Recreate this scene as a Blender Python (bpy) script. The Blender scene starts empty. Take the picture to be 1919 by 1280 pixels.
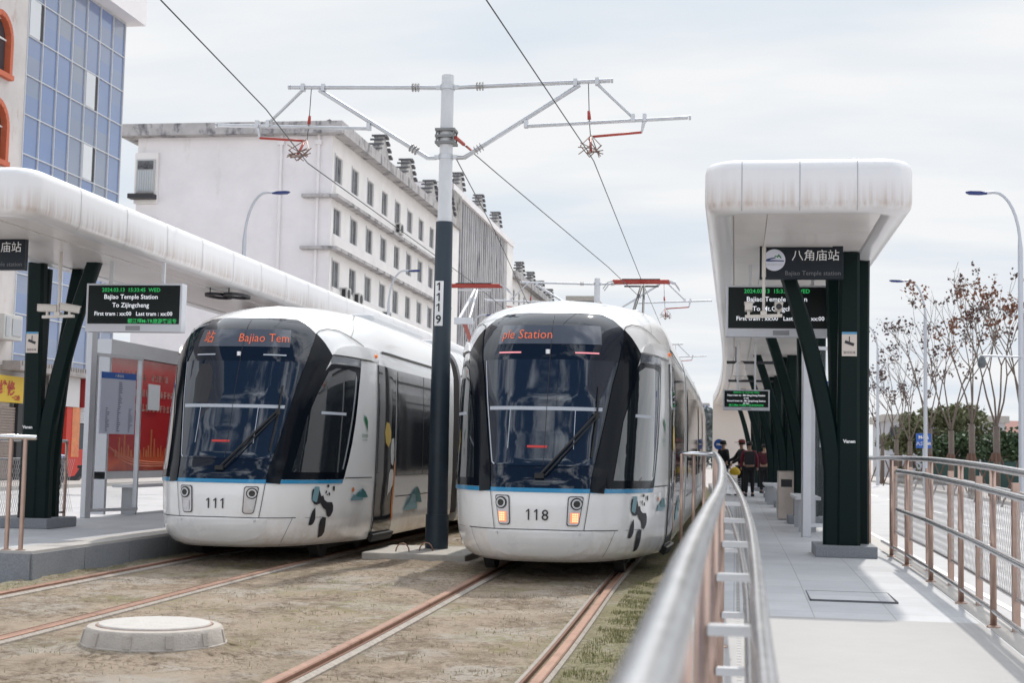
import bpy, bmesh, math, random, bisect
from mathutils import Vector, Matrix
from mathutils.geometry import tessellate_polygon
R=math.radians; random.seed(7)
SC=bpy.context.scene
# ---------------------------------------------------------------- camera
cam=bpy.data.cameras.new("camera"); co=bpy.data.objects.new("camera",cam); SC.collection.objects.link(co); SC.camera=co
cam.sensor_width=36; cam.lens=50.0; cam.clip_start=.05; cam.clip_end=3000
PITCH,YAW,ROLL=R(4.535),R(8.98),.0205
fw=Vector((-math.sin(YAW)*math.cos(PITCH),math.cos(YAW)*math.cos(PITCH),math.sin(PITCH)))
r0=Vector((math.cos(YAW),math.sin(YAW),0)); u0=r0.cross(fw)
rt=math.cos(ROLL)*r0+math.sin(ROLL)*u0; up=math.cos(ROLL)*u0-math.sin(ROLL)*r0
M=Matrix((rt,up,-fw)).transposed().to_4x4(); M.translation=Vector((0,0,1.36)); co.matrix_world=M
cam.dof.use_dof=True; cam.dof.focus_distance=16.5; cam.dof.aperture_fstop=4.5
# ---------------------------------------------------------------- world and sun
SUN_EL,SUN_AZ=R(52),R(8)          # azimuth from +Y towards +X
w=bpy.data.worlds.new("World"); SC.world=w; w.use_nodes=True
nt=w.node_tree; nt.nodes.clear(); N=nt.nodes.new; L=nt.links.new
out=N('ShaderNodeOutputWorld'); bg=N('ShaderNodeBackground'); L(bg.outputs[0],out.inputs[0])
sky=N('ShaderNodeTexSky'); sky.sky_type='NISHITA'; sky.sun_disc=False; sky.sun_elevation=SUN_EL; sky.sun_rotation=SUN_AZ
sky.air_density=1.0; sky.dust_density=1.5; sky.ozone_density=1.5
tc=N('ShaderNodeTexCoord'); sep=N('ShaderNodeSeparateXYZ'); L(tc.outputs['Generated'],sep.inputs[0])
def mth(op,a,b=None,c=None,clamp=False):
    n=N('ShaderNodeMath'); n.operation=op; n.use_clamp=clamp
    for i,v in enumerate((a,b,c)):
        if v is None: continue
        if isinstance(v,(int,float)): n.inputs[i].default_value=v
        else: L(v,n.inputs[i])
    return n.outputs[0]
zz=mth('ADD',mth('MAXIMUM',sep.outputs[2],0),.18)
cx=mth('DIVIDE',sep.outputs[0],zz); cy=mth('DIVIDE',sep.outputs[1],zz)
cmb=N('ShaderNodeCombineXYZ'); L(mth('MULTIPLY',cx,.8),cmb.inputs[0]); L(mth('MULTIPLY',cy,1.9),cmb.inputs[1])
n1=N('ShaderNodeTexNoise'); n1.inputs['Scale'].default_value=1.9; n1.inputs['Detail'].default_value=9; n1.inputs['Roughness'].default_value=.68; n1.inputs['Distortion'].default_value=.35; L(cmb.outputs[0],n1.inputs[0])
# thin cloud nearly everywhere ahead, broken wisps behind
ahead=mth('MAXIMUM',mth('MULTIPLY_ADD',sep.outputs[1],.42,.16),-.03)
low=N('ShaderNodeMapRange'); low.inputs[1].default_value=.42; low.inputs[2].default_value=.12; low.inputs[3].default_value=0; low.inputs[4].default_value=.35; L(sep.outputs[2],low.inputs[0])   # denser low cloud, added to brighten faces turned to the camera
cov=mth('ADD',mth('ADD',n1.outputs[0],ahead),low.outputs[0])
mr=N('ShaderNodeMapRange'); mr.inputs[1].default_value=.47; mr.inputs[2].default_value=.64; L(cov,mr.inputs[0])
n2=N('ShaderNodeTexNoise'); n2.inputs['Scale'].default_value=1.5; n2.inputs['Detail'].default_value=7; L(cmb.outputs[0],n2.inputs[0])
cr_=N('ShaderNodeValToRGB'); L(n2.outputs[0],cr_.inputs[0])
cr_.color_ramp.elements[0].position=.34; cr_.color_ramp.elements[0].color=(7.5,8.15,8.9,1)
cr_.color_ramp.elements[1].position=.60; cr_.color_ramp.elements[1].color=(9.2,9.35,9.5,1)
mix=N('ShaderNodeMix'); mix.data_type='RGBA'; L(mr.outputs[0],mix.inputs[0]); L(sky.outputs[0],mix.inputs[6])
# clouds behind the camera made brighter as added fill for shaded fronts
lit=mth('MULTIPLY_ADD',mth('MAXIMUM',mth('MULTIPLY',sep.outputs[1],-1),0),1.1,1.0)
hz=N('ShaderNodeMapRange'); hz.interpolation_type='SMOOTHSTEP'; hz.inputs[1].default_value=.32; hz.inputs[2].default_value=.75; hz.inputs[3].default_value=1; hz.inputs[4].default_value=2.3; L(sep.outputs[2],hz.inputs[0]); lit=mth('MULTIPLY',lit,hz.outputs[0])   # cloud above the view brightened as added fill for shaded surfaces
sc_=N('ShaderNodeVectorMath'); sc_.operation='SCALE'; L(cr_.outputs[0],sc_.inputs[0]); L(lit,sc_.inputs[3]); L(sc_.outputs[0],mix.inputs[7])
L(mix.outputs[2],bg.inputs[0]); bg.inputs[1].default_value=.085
sd=bpy.data.lights.new("sun",'SUN'); so=bpy.data.objects.new("sun",sd); SC.collection.objects.link(so)
sd.energy=2.4; sd.angle=R(1.2); sd.color=(1,.955,.88)
dirv=Vector((math.sin(SUN_AZ)*math.cos(SUN_EL),math.cos(SUN_AZ)*math.cos(SUN_EL),math.sin(SUN_EL)))
so.rotation_euler=dirv.to_track_quat('Z','Y').to_euler(); so.location=(0,0,50)
SC.view_settings.view_transform='Standard'; SC.view_settings.look='None'; SC.view_settings.exposure=.22; SC.view_settings.gamma=1
# ---------------------------------------------------------------- materials
MATS={}
def mat(name,col,rough=.6,metal=0,noise=0,nscale=4,bump=0,bscale=30,spec=.5,emit=None,es=1,coat=0,dark=None,dthr=.55,dscale=2,dstretch=(1,1,1),world=False):
    if name in MATS: return MATS[name]
    m=bpy.data.materials.new(name); m.use_nodes=True; t=m.node_tree; b=t.nodes['Principled BSDF']; MATS[name]=m
    b.inputs['Base Color'].default_value=(*col,1); b.inputs['Roughness'].default_value=rough; b.inputs['Metallic'].default_value=metal
    b.inputs['Specular IOR Level'].default_value=spec; b.inputs['Coat Weight'].default_value=coat; b.inputs['Coat Roughness'].default_value=.06
    if emit: b.inputs['Emission Color'].default_value=(*emit,1); b.inputs['Emission Strength'].default_value=es
    nn=t.nodes.new; ll=t.links.new
    if noise or bump or dark:
        g=nn('ShaderNodeNewGeometry'); src=g.outputs['Position']
    cur=None
    if noise:
        a=nn('ShaderNodeTexNoise'); a.inputs['Scale'].default_value=nscale; a.inputs['Detail'].default_value=6; a.inputs['Roughness'].default_value=.65; ll(src,a.inputs[0])
        r=nn('ShaderNodeMapRange'); r.inputs[1].default_value=.25; r.inputs[2].default_value=.75; r.inputs[3].default_value=1-noise; r.inputs[4].default_value=1+noise*.6; ll(a.outputs[0],r.inputs[0])
        x=nn('ShaderNodeVectorMath'); x.operation='SCALE'; x.inputs[0].default_value=col; ll(r.outputs[0],x.inputs[3]); cur=x.outputs[0]
        rr=nn('ShaderNodeMapRange'); rr.inputs[3].default_value=max(0,rough-.08); rr.inputs[4].default_value=min(1,rough+.1); ll(a.outputs[0],rr.inputs[0]); ll(rr.outputs[0],b.inputs['Roughness'])
    if dark:
        mp=nn('ShaderNodeMapping'); mp.inputs['Scale'].default_value=dstretch; ll(src,mp.inputs[0])
        a=nn('ShaderNodeTexNoise'); a.inputs['Scale'].default_value=dscale; a.inputs['Detail'].default_value=8; a.inputs['Roughness'].default_value=.7; ll(mp.outputs[0],a.inputs[0])
        r=nn('ShaderNodeMapRange'); r.inputs[1].default_value=dthr; r.inputs[2].default_value=dthr+.13; ll(a.outputs[0],r.inputs[0])
        x=nn('ShaderNodeMix'); x.data_type='RGBA'; ll(r.outputs[0],x.inputs[0])
        if cur: ll(cur,x.inputs[6])
        else: x.inputs[6].default_value=(*col,1)
        x.inputs[7].default_value=(*dark,1); cur=x.outputs[2]
    if cur: ll(cur,b.inputs['Base Color'])
    if bump:
        a=nn('ShaderNodeTexNoise'); a.inputs['Scale'].default_value=bscale; a.inputs['Detail'].default_value=5; ll(src,a.inputs[0])
        bb=nn('ShaderNodeBump'); bb.inputs['Strength'].default_value=bump; bb.inputs['Distance'].default_value=.02; ll(a.outputs[0],bb.inputs['Height']); ll(bb.outputs[0],b.inputs['Normal'])
    return m
def nodes(m): return m.node_tree.nodes.new, m.node_tree.links.new, m.node_tree.nodes['Principled BSDF']
# ---------------------------------------------------------------- objects
ORG={}
def bend(x,y): return x-(max(0,y-30))**2/1800
def tag(o,label=None,cat=None,group=None,kind=None):
    if label: o['label']=label
    if cat: o['category']=cat
    if group: o['group']=group
    if kind: o['kind']=kind
    return o
def thing(name,label,cat,loc=(0,0,0),group=None):
    o=bpy.data.objects.new(name,None); SC.collection.objects.link(o); o.location=loc; o.empty_display_size=.2
    ORG[o]=Vector(loc); return tag(o,label,cat,group)
def mesh_obj(name,verts,faces,m,parent=None,smooth=False,loc=None,mats=None,fm=None):
    base=ORG[parent] if parent else Vector(loc if loc else (0,0,0))
    me=bpy.data.meshes.new(name); me.from_pydata([tuple(Vector(v)-base) for v in verts],[],faces); me.update()
    o=bpy.data.objects.new(name,me); SC.collection.objects.link(o)
    for k in (mats or [m]): me.materials.append(k)
    if fm: me.polygons.foreach_set('material_index',fm)
    if smooth:
        me.polygons.foreach_set('use_smooth',[True]*len(me.polygons))
        if smooth!='all': me.set_sharp_from_angle(angle=R(40))
    ORG[o]=base
    if parent: o.parent=parent
    else: o.location=base
    return o
class MB:
    def __init__(s,bendy=False): s.v=[];s.f=[];s.b=bendy;s.m=[];s.cm=0
    def add(s,vs,fs):
        o=len(s.v); s.v+= [Vector(v) for v in vs]; s.f+=[[i+o for i in f] for f in fs]; s.m+=[s.cm]*len(fs); return s
    def box(s,x0,x1,y0,y1,z0,z1):
        x0,x1=min(x0,x1),max(x0,x1); y0,y1=min(y0,y1),max(y0,y1); z0,z1=min(z0,z1),max(z0,z1)
        return s.add([(x,y,z) for z in (z0,z1) for y in (y0,y1) for x in (x0,x1)],[(0,2,3,1),(4,5,7,6),(0,1,5,4),(2,6,7,3),(0,4,6,2),(1,3,7,5)])
    def obox(s,c,sz,rot):      # centre, full size, Euler
        Mx=Matrix.Translation(c)@(Matrix.Rotation(rot[2],4,'Z')@Matrix.Rotation(rot[1],4,'Y')@Matrix.Rotation(rot[0],4,'X'))
        h=[k/2 for k in sz]
        return s.add([Mx@Vector((x,y,z)) for z in (-h[2],h[2]) for y in (-h[1],h[1]) for x in (-h[0],h[0])],[(0,2,3,1),(4,5,7,6),(0,1,5,4),(2,6,7,3),(0,4,6,2),(1,3,7,5)])
    def bar(s,a,b,w,h=None):   # rectangular bar
        a,b=Vector(a),Vector(b); h=h or w; d=(b-a).normalized(); u=d.cross(Vector((0,0,1)))
        if u.length<.01: u=Vector((1,0,0))
        u.normalize(); v=u.cross(d)
        P=[p+u*i*w/2+v*j*h/2 for p in (a,b) for i,j in ((-1,-1),(1,-1),(1,1),(-1,1))]
        return s.add(P,[(0,1,2,3),(7,6,5,4),(0,4,5,1),(1,5,6,2),(2,6,7,3),(3,7,4,0)])
    def tube(s,pts,r,n=10,cap=True):
        pts=[Vector(p) for p in pts]; rs=r if isinstance(r,(list,tuple)) else [r]*len(pts); ring=[]; u=None
        for i,p in enumerate(pts):
            d=(pts[min(i+1,len(pts)-1)]-pts[max(i-1,0)]).normalized()
            if u is None:
                u=d.cross(Vector((0,0,1)))
                if u.length<.05: u=d.cross(Vector((0,1,0)))
            u=(u-d*u.dot(d)).normalized(); v=d.cross(u)
            ring+=[p+(u*math.cos(2*math.pi*k/n)+v*math.sin(2*math.pi*k/n))*rs[i] for k in range(n)]
        f=[(i*n+k,i*n+(k+1)%n,(i+1)*n+(k+1)%n,(i+1)*n+k) for i in range(len(pts)-1) for k in range(n)]
        if cap: f+=[tuple(range(n))[::-1],tuple(range((len(pts)-1)*n,len(pts)*n))]
        return s.add(ring,f)
    def ann(s,c,r0,r1,z,n=56):
        c=Vector(c); v=[c+Vector((r*math.cos(2*math.pi*k/n),r*math.sin(2*math.pi*k/n),z)) for r in (r0,r1) for k in range(n)]
        return s.add(v,[(k,(k+1)%n,n+(k+1)%n,n+k) for k in range(n)])
    def lathe(s,c,prof,n=24):  # prof list (r,z)
        c=Vector(c); v=[c+Vector((r*math.cos(2*math.pi*k/n),r*math.sin(2*math.pi*k/n),z)) for r,z in prof for k in range(n)]
        f=[(i*n+k,i*n+(k+1)%n,(i+1)*n+(k+1)%n,(i+1)*n+k) for i in range(len(prof)-1) for k in range(n)]
        f+=[tuple(range(n))[::-1],tuple(range((len(prof)-1)*n,len(prof)*n))]
        return s.add(v,f)
    def prism(s,poly,o,u,v,wdt):  # polygon (2D) at o with axes u,v, extruded along w vector
        o,u,v,wv=Vector(o),Vector(u),Vector(v),Vector(wdt); n=len(poly)
        A=[o+u*p[0]+v*p[1] for p in poly]; B=[a+wv for a in A]
        tri=tessellate_polygon([A]); f=[tuple(t) for t in tri]+[tuple(i+n for i in t)[::-1] for t in tri]
        f+=[(i,(i+1)%n,(i+1)%n+n,i+n) for i in range(n)]
        return s.add(A+B,f)
    def build(s,name,m,parent=None,smooth=False,loc=None,bevel=0,mats=None):
        v=[Vector((bend(p.x,p.y),p.y,p.z)) for p in s.v] if s.b else s.v
        bm=None
        o=mesh_obj(name,v,s.f,m,parent,smooth,loc,mats,s.m if mats else None)
        bm=bmesh.new(); bm.from_mesh(o.data); bmesh.ops.recalc_face_normals(bm,faces=bm.faces)
        if bevel: bmesh.ops.bevel(bm,geom=[e for e in bm.edges if len(e.link_faces)==2 and e.calc_face_angle(0)>.6],offset=bevel,segments=2,affect='EDGES',profile=.6)
        bm.to_mesh(o.data); bm.free(); return o
def dup(o,loc=None,rotz=None,parent=None,label=None):
    c=o.copy(); SC.collection.objects.link(c)
    if parent: c.parent=parent
    if loc: c.location=loc
    if rotz is not None: c.rotation_euler=(0,0,rotz)
    if label: c['label']=label
    for ch in list(o.children): dup(ch,parent=c)
    return c
def struct(o): o['kind']='structure'; return o
# ---- text as mesh
def text_geo(s,size=1,align='CENTER',bold=0,sx=1):
    cu=bpy.data.curves.new('txt','FONT'); cu.body=s; cu.size=size; cu.align_x=align; cu.offset=bold; cu.resolution_u=2; cu.fill_mode='FRONT'
    o=bpy.data.objects.new('txt',cu); SC.collection.objects.link(o); bpy.context.view_layer.update()
    me=bpy.data.meshes.new_from_object(o.evaluated_get(bpy.context.evaluated_depsgraph_get()))
    v=[(p.co.x*sx,p.co.y) for p in me.vertices]; f=[tuple(p.vertices) for p in me.polygons]
    bpy.data.objects.remove(o); bpy.data.curves.remove(cu); bpy.data.meshes.remove(me); return v,f
def text_on(mb,s,size,fn,align='CENTER',bold=0,sx=1):
    v,f=text_geo(s,size,align,bold,sx); mb.add([fn(*p) for p in v],f)
def plane_fn(o,u,v): o,u,v=Vector(o),Vector(u),Vector(v); return lambda a,b:o+u*a+v*b
# ---- a wall with openings: 2D grid, holes, reveals
def wall_holes(mb,o,u,v,W,H,holes,depth,nrm):
    o,u,v,nrm=Vector(o),Vector(u),Vector(v),Vector(nrm)
    us=sorted({0,W}|{h[0] for h in holes}|{h[1] for h in holes}); vs=sorted({0,H}|{h[2] for h in holes}|{h[3] for h in holes})
    for i in range(len(us)-1):
        for j in range(len(vs)-1):
            a,b,c,d=us[i],us[i+1],vs[j],vs[j+1]; mx,my=(a+b)/2,(c+d)/2
            if any(h[0]<mx<h[1] and h[2]<my<h[3] for h in holes): continue
            mb.add([o+u*a+v*c,o+u*b+v*c,o+u*b+v*d,o+u*a+v*d],[(0,1,2,3)])
    for a,b,c,d in holes:
        P=[o+u*a+v*c,o+u*b+v*c,o+u*b+v*d,o+u*a+v*d]; Q=[p-nrm*depth for p in P]
        mb.add(P+Q,[(0,1,5,4),(1,2,6,5),(2,3,7,6),(3,0,4,7)])
# ---------------------------------------------------------------- palette
m_white=mat('white_paint',(.70,.695,.69),.28,noise=.05,nscale=2,coat=.6)
m_whitelow=mat('tram_white',(.72,.715,.71),.25,coat=.7)
m_steel=mat('galvanised_steel',(.52,.53,.55),.42,.75,noise=.12,nscale=9)
m_stain=mat('stainless_tube',(.70,.70,.71),.22,1,noise=.12,nscale=25)
m_post=mat('stainless_post',(.42,.30,.25),.34,.85,noise=.2,nscale=8)
m_green=mat('dark_green_paint',(.0035,.012,.0115),.42,noise=.15,nscale=6,spec=.12)
m_black=mat('black_gloss',(.004,.006,.010),.12,spec=.16)
m_rubber=mat('black_rubber',(.012,.012,.013),.6)
m_dark=mat('dark_underframe',(.02,.02,.02),.8)
m_maskg=mat('mask_glass',(.004,.009,.020),.03,spec=.55,coat=.15)
m_glass=mat('tinted_glass',(.006,.014,.030),.02,spec=.7,coat=.35)
m_wglass=mat('house_window_glass',(.05,.06,.07),.08,spec=.7)
m_blue=mat('blue_stripe',(.02,.22,.42),.3,coat=.5)
m_grey=mat('grey_paint',(.42,.43,.45),.4,noise=.06)
m_panel=mat('light_grey_metal',(.60,.61,.63),.35,noise=.06,nscale=5)
m_granite=mat('granite',(.23,.24,.26),.7,noise=.35,nscale=60)
m_granl=mat('pale_granite_edge',(.44,.415,.39),.7,noise=.18,nscale=50)
m_conc=mat('concrete',(.46,.43,.39),.85,noise=.22,nscale=6,bump=.3,bscale=60,dark=(.26,.23,.2),dthr=.6,dscale=5)
m_concd=mat('stained_concrete',(.36,.34,.33),.9,noise=.3,nscale=3,dark=(.07,.07,.075),dthr=.50,dscale=1.2)
m_red=mat('red_insulator',(.35,.04,.025),.4)
m_wire=mat('dark_wire',(.05,.05,.055),.5,.6)
m_led_g=mat('green_led',(.0,.1,.02),.5,emit=(.03,.50,.13),es=.62)
m_led_w=mat('white_led',(.3,.3,.3),.5,emit=(.75,.78,.85),es=.7)
m_led_o=mat('orange_led',(.3,.05,.01),.5,emit=(.85,.17,.07),es=.55)
m_ink=mat('dark_ink',(.02,.02,.025),.5)
m_mark=mat('white_mark',(.78,.78,.78),.5)
m_navy=mat('navy_paint',(.02,.04,.14),.4)
# platform paving: grey granite slabs with joints
def paving(name,col,sx,sy,dark=.55):
    m=mat(name,col,.62,noise=.12,nscale=3,bump=.1,bscale=120); n,l,b=nodes(m)
    g=n('ShaderNodeNewGeometry'); br=n('ShaderNodeTexBrick'); mp=n('ShaderNodeMapping'); mp.inputs['Rotation'].default_value=(0,0,0)
    l(g.outputs['Position'],mp.inputs[0]); l(mp.outputs[0],br.inputs[0]); br.inputs['Scale'].default_value=1; br.inputs['Brick Width'].default_value=sx; br.inputs['Row Height'].default_value=sy
    br.inputs['Mortar Size'].default_value=.004; br.inputs['Mortar Smooth'].default_value=.2; br.offset=0
    br.inputs['Color1'].default_value=(1,1,1,1); br.inputs['Color2'].default_value=(.88,.88,.89,1); br.inputs['Mortar'].default_value=(dark,dark,dark,1)
    mx=n('ShaderNodeMix'); mx.data_type='RGBA'; mx.blend_type='MULTIPLY'; mx.inputs[0].default_value=1
    src=b.inputs['Base Color'].links[0].from_socket; l(src,mx.inputs[6]); l(br.outputs[0],mx.inputs[7]); l(mx.outputs[2],b.inputs['Base Color']); return m
m_pave=paving('grey_paving',(.47,.475,.49),.6,.6)
m_pavel=paving('pale_paving',(.37,.355,.34),.6,.6,.75)
# dirt with moss
def dirt():
    m=mat('sandy_dirt',(.50,.395,.295),.95,noise=.22,nscale=1.6); n,l,b=nodes(m); g=n('ShaderNodeNewGeometry'); P=g.outputs['Position']
    def ns(sc,det=8,st=(1,1,1),ro=.65):
        mp=n('ShaderNodeMapping'); mp.inputs['Scale'].default_value=st; l(P,mp.inputs[0]); a=n('ShaderNodeTexNoise'); a.inputs['Scale'].default_value=sc; a.inputs['Detail'].default_value=det; a.inputs['Roughness'].default_value=ro; l(mp.outputs[0],a.inputs[0]); return a.outputs[0]
    def rng(v,a,b_,c=0,d=1):
        r=n('ShaderNodeMapRange'); r.inputs[1].default_value=a; r.inputs[2].default_value=b_; r.inputs[3].default_value=c; r.inputs[4].default_value=d; l(v,r.inputs[0]); return r.outputs[0]
    def mx(f,A,col):
        k=n('ShaderNodeMix'); k.data_type='RGBA'; l(f,k.inputs[0]); l(A,k.inputs[6]); k.inputs[7].default_value=(*col,1); return k.outputs[2]
    def mul(a,c):
        k=n('ShaderNodeMath'); k.operation='MULTIPLY'; l(a,k.inputs[0])
        if isinstance(c,float): k.inputs[1].default_value=c
        else: l(c,k.inputs[1])
        return k.outputs[0]
    cur=b.inputs['Base Color'].links[0].from_socket
    cur=mx(rng(ns(.9),.50,.60,0,.8),cur,(.56,.50,.43))
    cur=mx(mul(rng(ns(1.1,6,(1,.6,1)),.47,.58),rng(ns(6,10,(1,1,1),.8),.42,.6)),cur,(.21,.15,.095))   # brown leaf litter            # pale dry silt
    cur=mx(mul(rng(ns(14,10,(1,1,1),.8),.49,.58),rng(ns(1.3),.40,.58)),cur,(.16,.11,.07))   # crumbs and litter
    cur=mx(mul(rng(ns(5,10,(1,1,1),.8),.44,.58),rng(ns(.75,4,(1,.7,1)),.50,.60,0,.75)),cur,(.30,.27,.12))     # moss patches
    # greener by the right-hand rail and beside the left platform
    s=n('ShaderNodeSeparateXYZ'); l(P,s.inputs[0])
    ex=rng(s.outputs[0],-1.5,-1.0,0,1); cur=mx(mul(mul(ex,rng(ns(9,10,(1,1,1),.85),.34,.56)),.9),cur,(.27,.265,.12)); cur=mx(mul(ex,rng(ns(22,6,(1,1,1),.7),.55,.62)),cur,(.10,.085,.04))
    ex=rng(s.outputs[0],-6.6,-7.0,0,1); cur=mx(mul(mul(ex,rng(ns(9,10,(1,1,1),.85),.42,.60)),.8),cur,(.20,.22,.09))
    l(cur,b.inputs['Base Color'])
    bb=n('ShaderNodeBump'); bb.inputs['Strength'].default_value=.9; bb.inputs['Distance'].default_value=.09; l(ns(13,12,(1,1,1),.8),bb.inputs['Height']); l(bb.outputs[0],b.inputs['Normal'])
    return m
m_dirt=dirt()
m_road=mat('concrete_road',(.46,.45,.455),.85,noise=.12,nscale=1.2,bump=.15,bscale=80,dark=(.30,.30,.305),dthr=.56,dscale=.7)
m_side=mat('sidewalk_paving',(.40,.37,.35),.85,noise=.2,nscale=2)
# ---------------------------------------------------------------- setting
CZ=[-.02]
def grid(x0,x1,y0,y1,nx,ny,fz):
    v=[(x0+(x1-x0)*i/nx,y0+(y1-y0)*j/ny) for j in range(ny+1) for i in range(nx+1)]
    return [(x,y,fz(x,y)) for x,y in v],[(j*(nx+1)+i,j*(nx+1)+i+1,(j+1)*(nx+1)+i+1,(j+1)*(nx+1)+i) for j in range(ny) for i in range(nx)]
from mathutils import noise as NZ
v,f=grid(-900,900,-300,1500,4,4,lambda x,y:-.12)
struct(mesh_obj('ground',v,f,m_side))
def dz(x,y): 
    e=min(1,max(0,(-.62-x)/.3))*min(1,max(0,(x+7.15)/.3))
    z=NZ.noise(Vector((x*.8,y*.8,0)))*.035+NZ.noise(Vector((x*4,y*4,3)))*.018+NZ.noise(Vector((x*14,y*14,7)))*.012
    for rx in RX:
        d=abs(x-rx)
        if d<.35: z*=max(0,(d-.08)/.27) ; 
    return -.035+z
def trk(y):   # track centre drift
    if y<8: return 0
    if y<18: t=(y-8)/10; return -.14*t*t*(3-2*t)
    return -.14
RX=[-1.92-.7525,-1.92+.7525,-5.82-.7525,-5.82+.7525]
v,f=grid(-7.3,-.45,3,24,170,360,dz); g=mesh_obj('track_bed',v,f,m_dirt,smooth='all'); struct(g)
v,f=grid(-7.3,-.45,24,200,6,30,lambda x,y:-.035); struct(mesh_obj('track_bed',[(bend(x,y),y,z) for x,y,z in v],f,m_dirt))
v,f=grid(-7.3,-.45,-6,3,6,6,lambda x,y:-.035); struct(mesh_obj('track_bed',v,f,m_dirt))
# rails: grooved section swept along the track
m_rail=mat('rusty_rail',(.37,.215,.155),.42,.4,noise=.3,nscale=14,dark=(.22,.105,.06),dthr=.56,dscale=5)
m_groove=mat('rail_groove_rust',(.16,.075,.045),.8,noise=.4,nscale=18)
m_railc=mat('rail_grout',(.34,.30,.26),.9,noise=.4,nscale=25)
def sweep(sec,xf,ys,z=0):
    v=[];n=len(sec)
    for y in ys: v+=[(bend(xf(y)+a,y),y,z+b) for a,b in sec]
    f=[(i*n+k,i*n+(k+1)%n,(i+1)*n+(k+1)%n,(i+1)*n+k) for i in range(len(ys)-1) for k in range(n)]
    return v,f
YS=[2+i*.5 for i in range(60)]+[32+i*3 for i in range(40)]
for ti,(cxr,tl) in enumerate(((-1.92,'right'),(-5.82,'left'))):
    t=thing('railway_track',('sunken rusty tram track in the dirt in front of the tram numbered 118','sunken rusty tram track in the dirt in front of the tram numbered 111')[ti],'tram track',(cxr,3,0),'tram tracks')
    for sg in (-1,1):
        X=cxr+sg*.7525; q=-sg   # groove lies on the inner side
        head=[(.036,-.1),(.036,0),(.028,.008),(-.028,.008),(-.036,0),(-.036,-.1)]
        v,f=sweep([(a,b) for a,b in head],lambda y,X=X:X+trk(y),YS); o=mesh_obj('rail_head',v,f,m_rail,t)
        v,f=sweep([(q*.036,-.1),(q*.036,-.042),(q*.078,-.042),(q*.078,-.004),(q*.098,-.004),(q*.098,-.1)],lambda y,X=X:X+trk(y),YS); mesh_obj('rail_keeper',v,f,m_groove,t)
        for a0,a1 in ((q*.101,q*.140),(-q*.039,-q*.062)):
            v,f=sweep([(a0,-.1),(a0,-.006),(a1,-.022),(a1,-.1)],lambda y,X=X:X+trk(y),YS); mesh_obj('grout_strip',v,f,m_railc,t)
# right platform with its ramp
ZT=[(-3,1.14),(0,1.165),(1.2,1.176),(2.2,1.19),(4.2,1.205),(5.5,1.216),(7,1.24),(9.2,1.294),(11,1.337),(13.6,1.385),(15.6,1.405),(900,1.405)]
def zr(y):
    for (a,b),(c,d) in zip(ZT,ZT[1:]):
        if a<=y<=c: return b+(d-b)*(y-a)/(c-a)
    return 1.0
def pz(y): return zr(y)-1.155
YP=[-3,0,1.5,3,4.3,5.5,7.5,9.2,11,13.6,15.6,20,26,30,36,42,48,54,60,64]
def slab(name,x0,x1,z_off,zb,m,ys,bendy=True,zf=pz):
    v=[];
    for y in ys:
        for x,z in ((x0,zb),(x0,zf(y)+z_off),(x1,zf(y)+z_off),(x1,zb)): v.append((bend(x,y) if bendy else x,y,z))
    f=[(4*i+k,4*i+(k+1)%4,4*i+4+(k+1)%4,4*i+4+k) for i in range(len(ys)-1) for k in range(4)]+[(0,1,2,3),(4*len(ys)-4,4*len(ys)-3,4*len(ys)-2,4*len(ys)-1)]
    o=mesh_obj(name,v,f,m); struct(o); return o
slab('platform',-.30,1.82,0,-.4,m_pave,YP)
slab('platform_edge',-.52,-.302,.002,-.4,m_granl,YP)
slab('platform_edge',1.822,2.05,.002,-.4,m_granl,YP)
# tactile strip and ramp paving, toned darker where sunlit to soften the shadow contrast
mb=MB(True)
for i in range(5): 
    for j in range(300):
        y=4+j*.105; mb.box(.02+i*.052,.047+i*.052,y,y+.07,pz(y)-.01,pz(y)+.0055)
struct(mb.build('tactile_strip',m_pavel))
slab('sun_toned_ramp_paving',-.28,1.80,.004,-.38,mat('sun_toned_ramp_paving',(.345,.335,.33),.7,noise=.08,nscale=4,bump=.12,bscale=150),[-3,0,1.5,3,4.3,5.5,7.5,9.2,11.0],zf=lambda y:pz(y))
mb=MB()
for a,b in (((.62,10.9),(.62,12.6)),((1.3,12.4),(1.3,14.6)),((.42,14.6),(1.3,14.6)),((.3,12.3),(1.5,12.35))): pass
y0,y1,x0,x1=12.1,12.9,.62,1.32
for (a,b,c,d) in ((x0,x1,y0,y0+.008),(x0,x1,y1,y1+.008),(x0,x0+.008,y0,y1),(x1,x1+.008,y0,y1)): mb.box(a,b,c,d,pz(12.5)-.04,pz(12.9)+.002)
struct(mb.build('floor_hatch_joint',mat('joint_grey',(.12,.12,.13),.8)))
# left platform
YL=[13.95,20,26,30,36,42,48,54,60,64]
pzl=lambda y:.25
slab('platform',-9.95,-7.62,0,-.12,m_pave,YL,zf=pzl)
slab('platform_edge',-7.618,-7.2,.004,-.12,m_granl,[13.93]+YL[1:],zf=pzl)
mb=MB(True)
for y in [13.915+i*1.2 for i in range(42)]: mb.box(-7.197,-7.172,y+.006,y+1.194,-.12,.225)
for i in range(3): mb.box(-7.2-1.0*i-.994,-7.2-1.0*i,13.895,13.925,-.12,.225)
struct(mb.build('kerb_facing',m_granite))
mb=MB(True)
for y in [2+i*1.2 for i in range(50)]: mb.box(-.54,-.522,y+.006,y+1.194,-.3,pz(y)-.03)
struct(mb.build('kerb_facing',m_granite))
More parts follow.
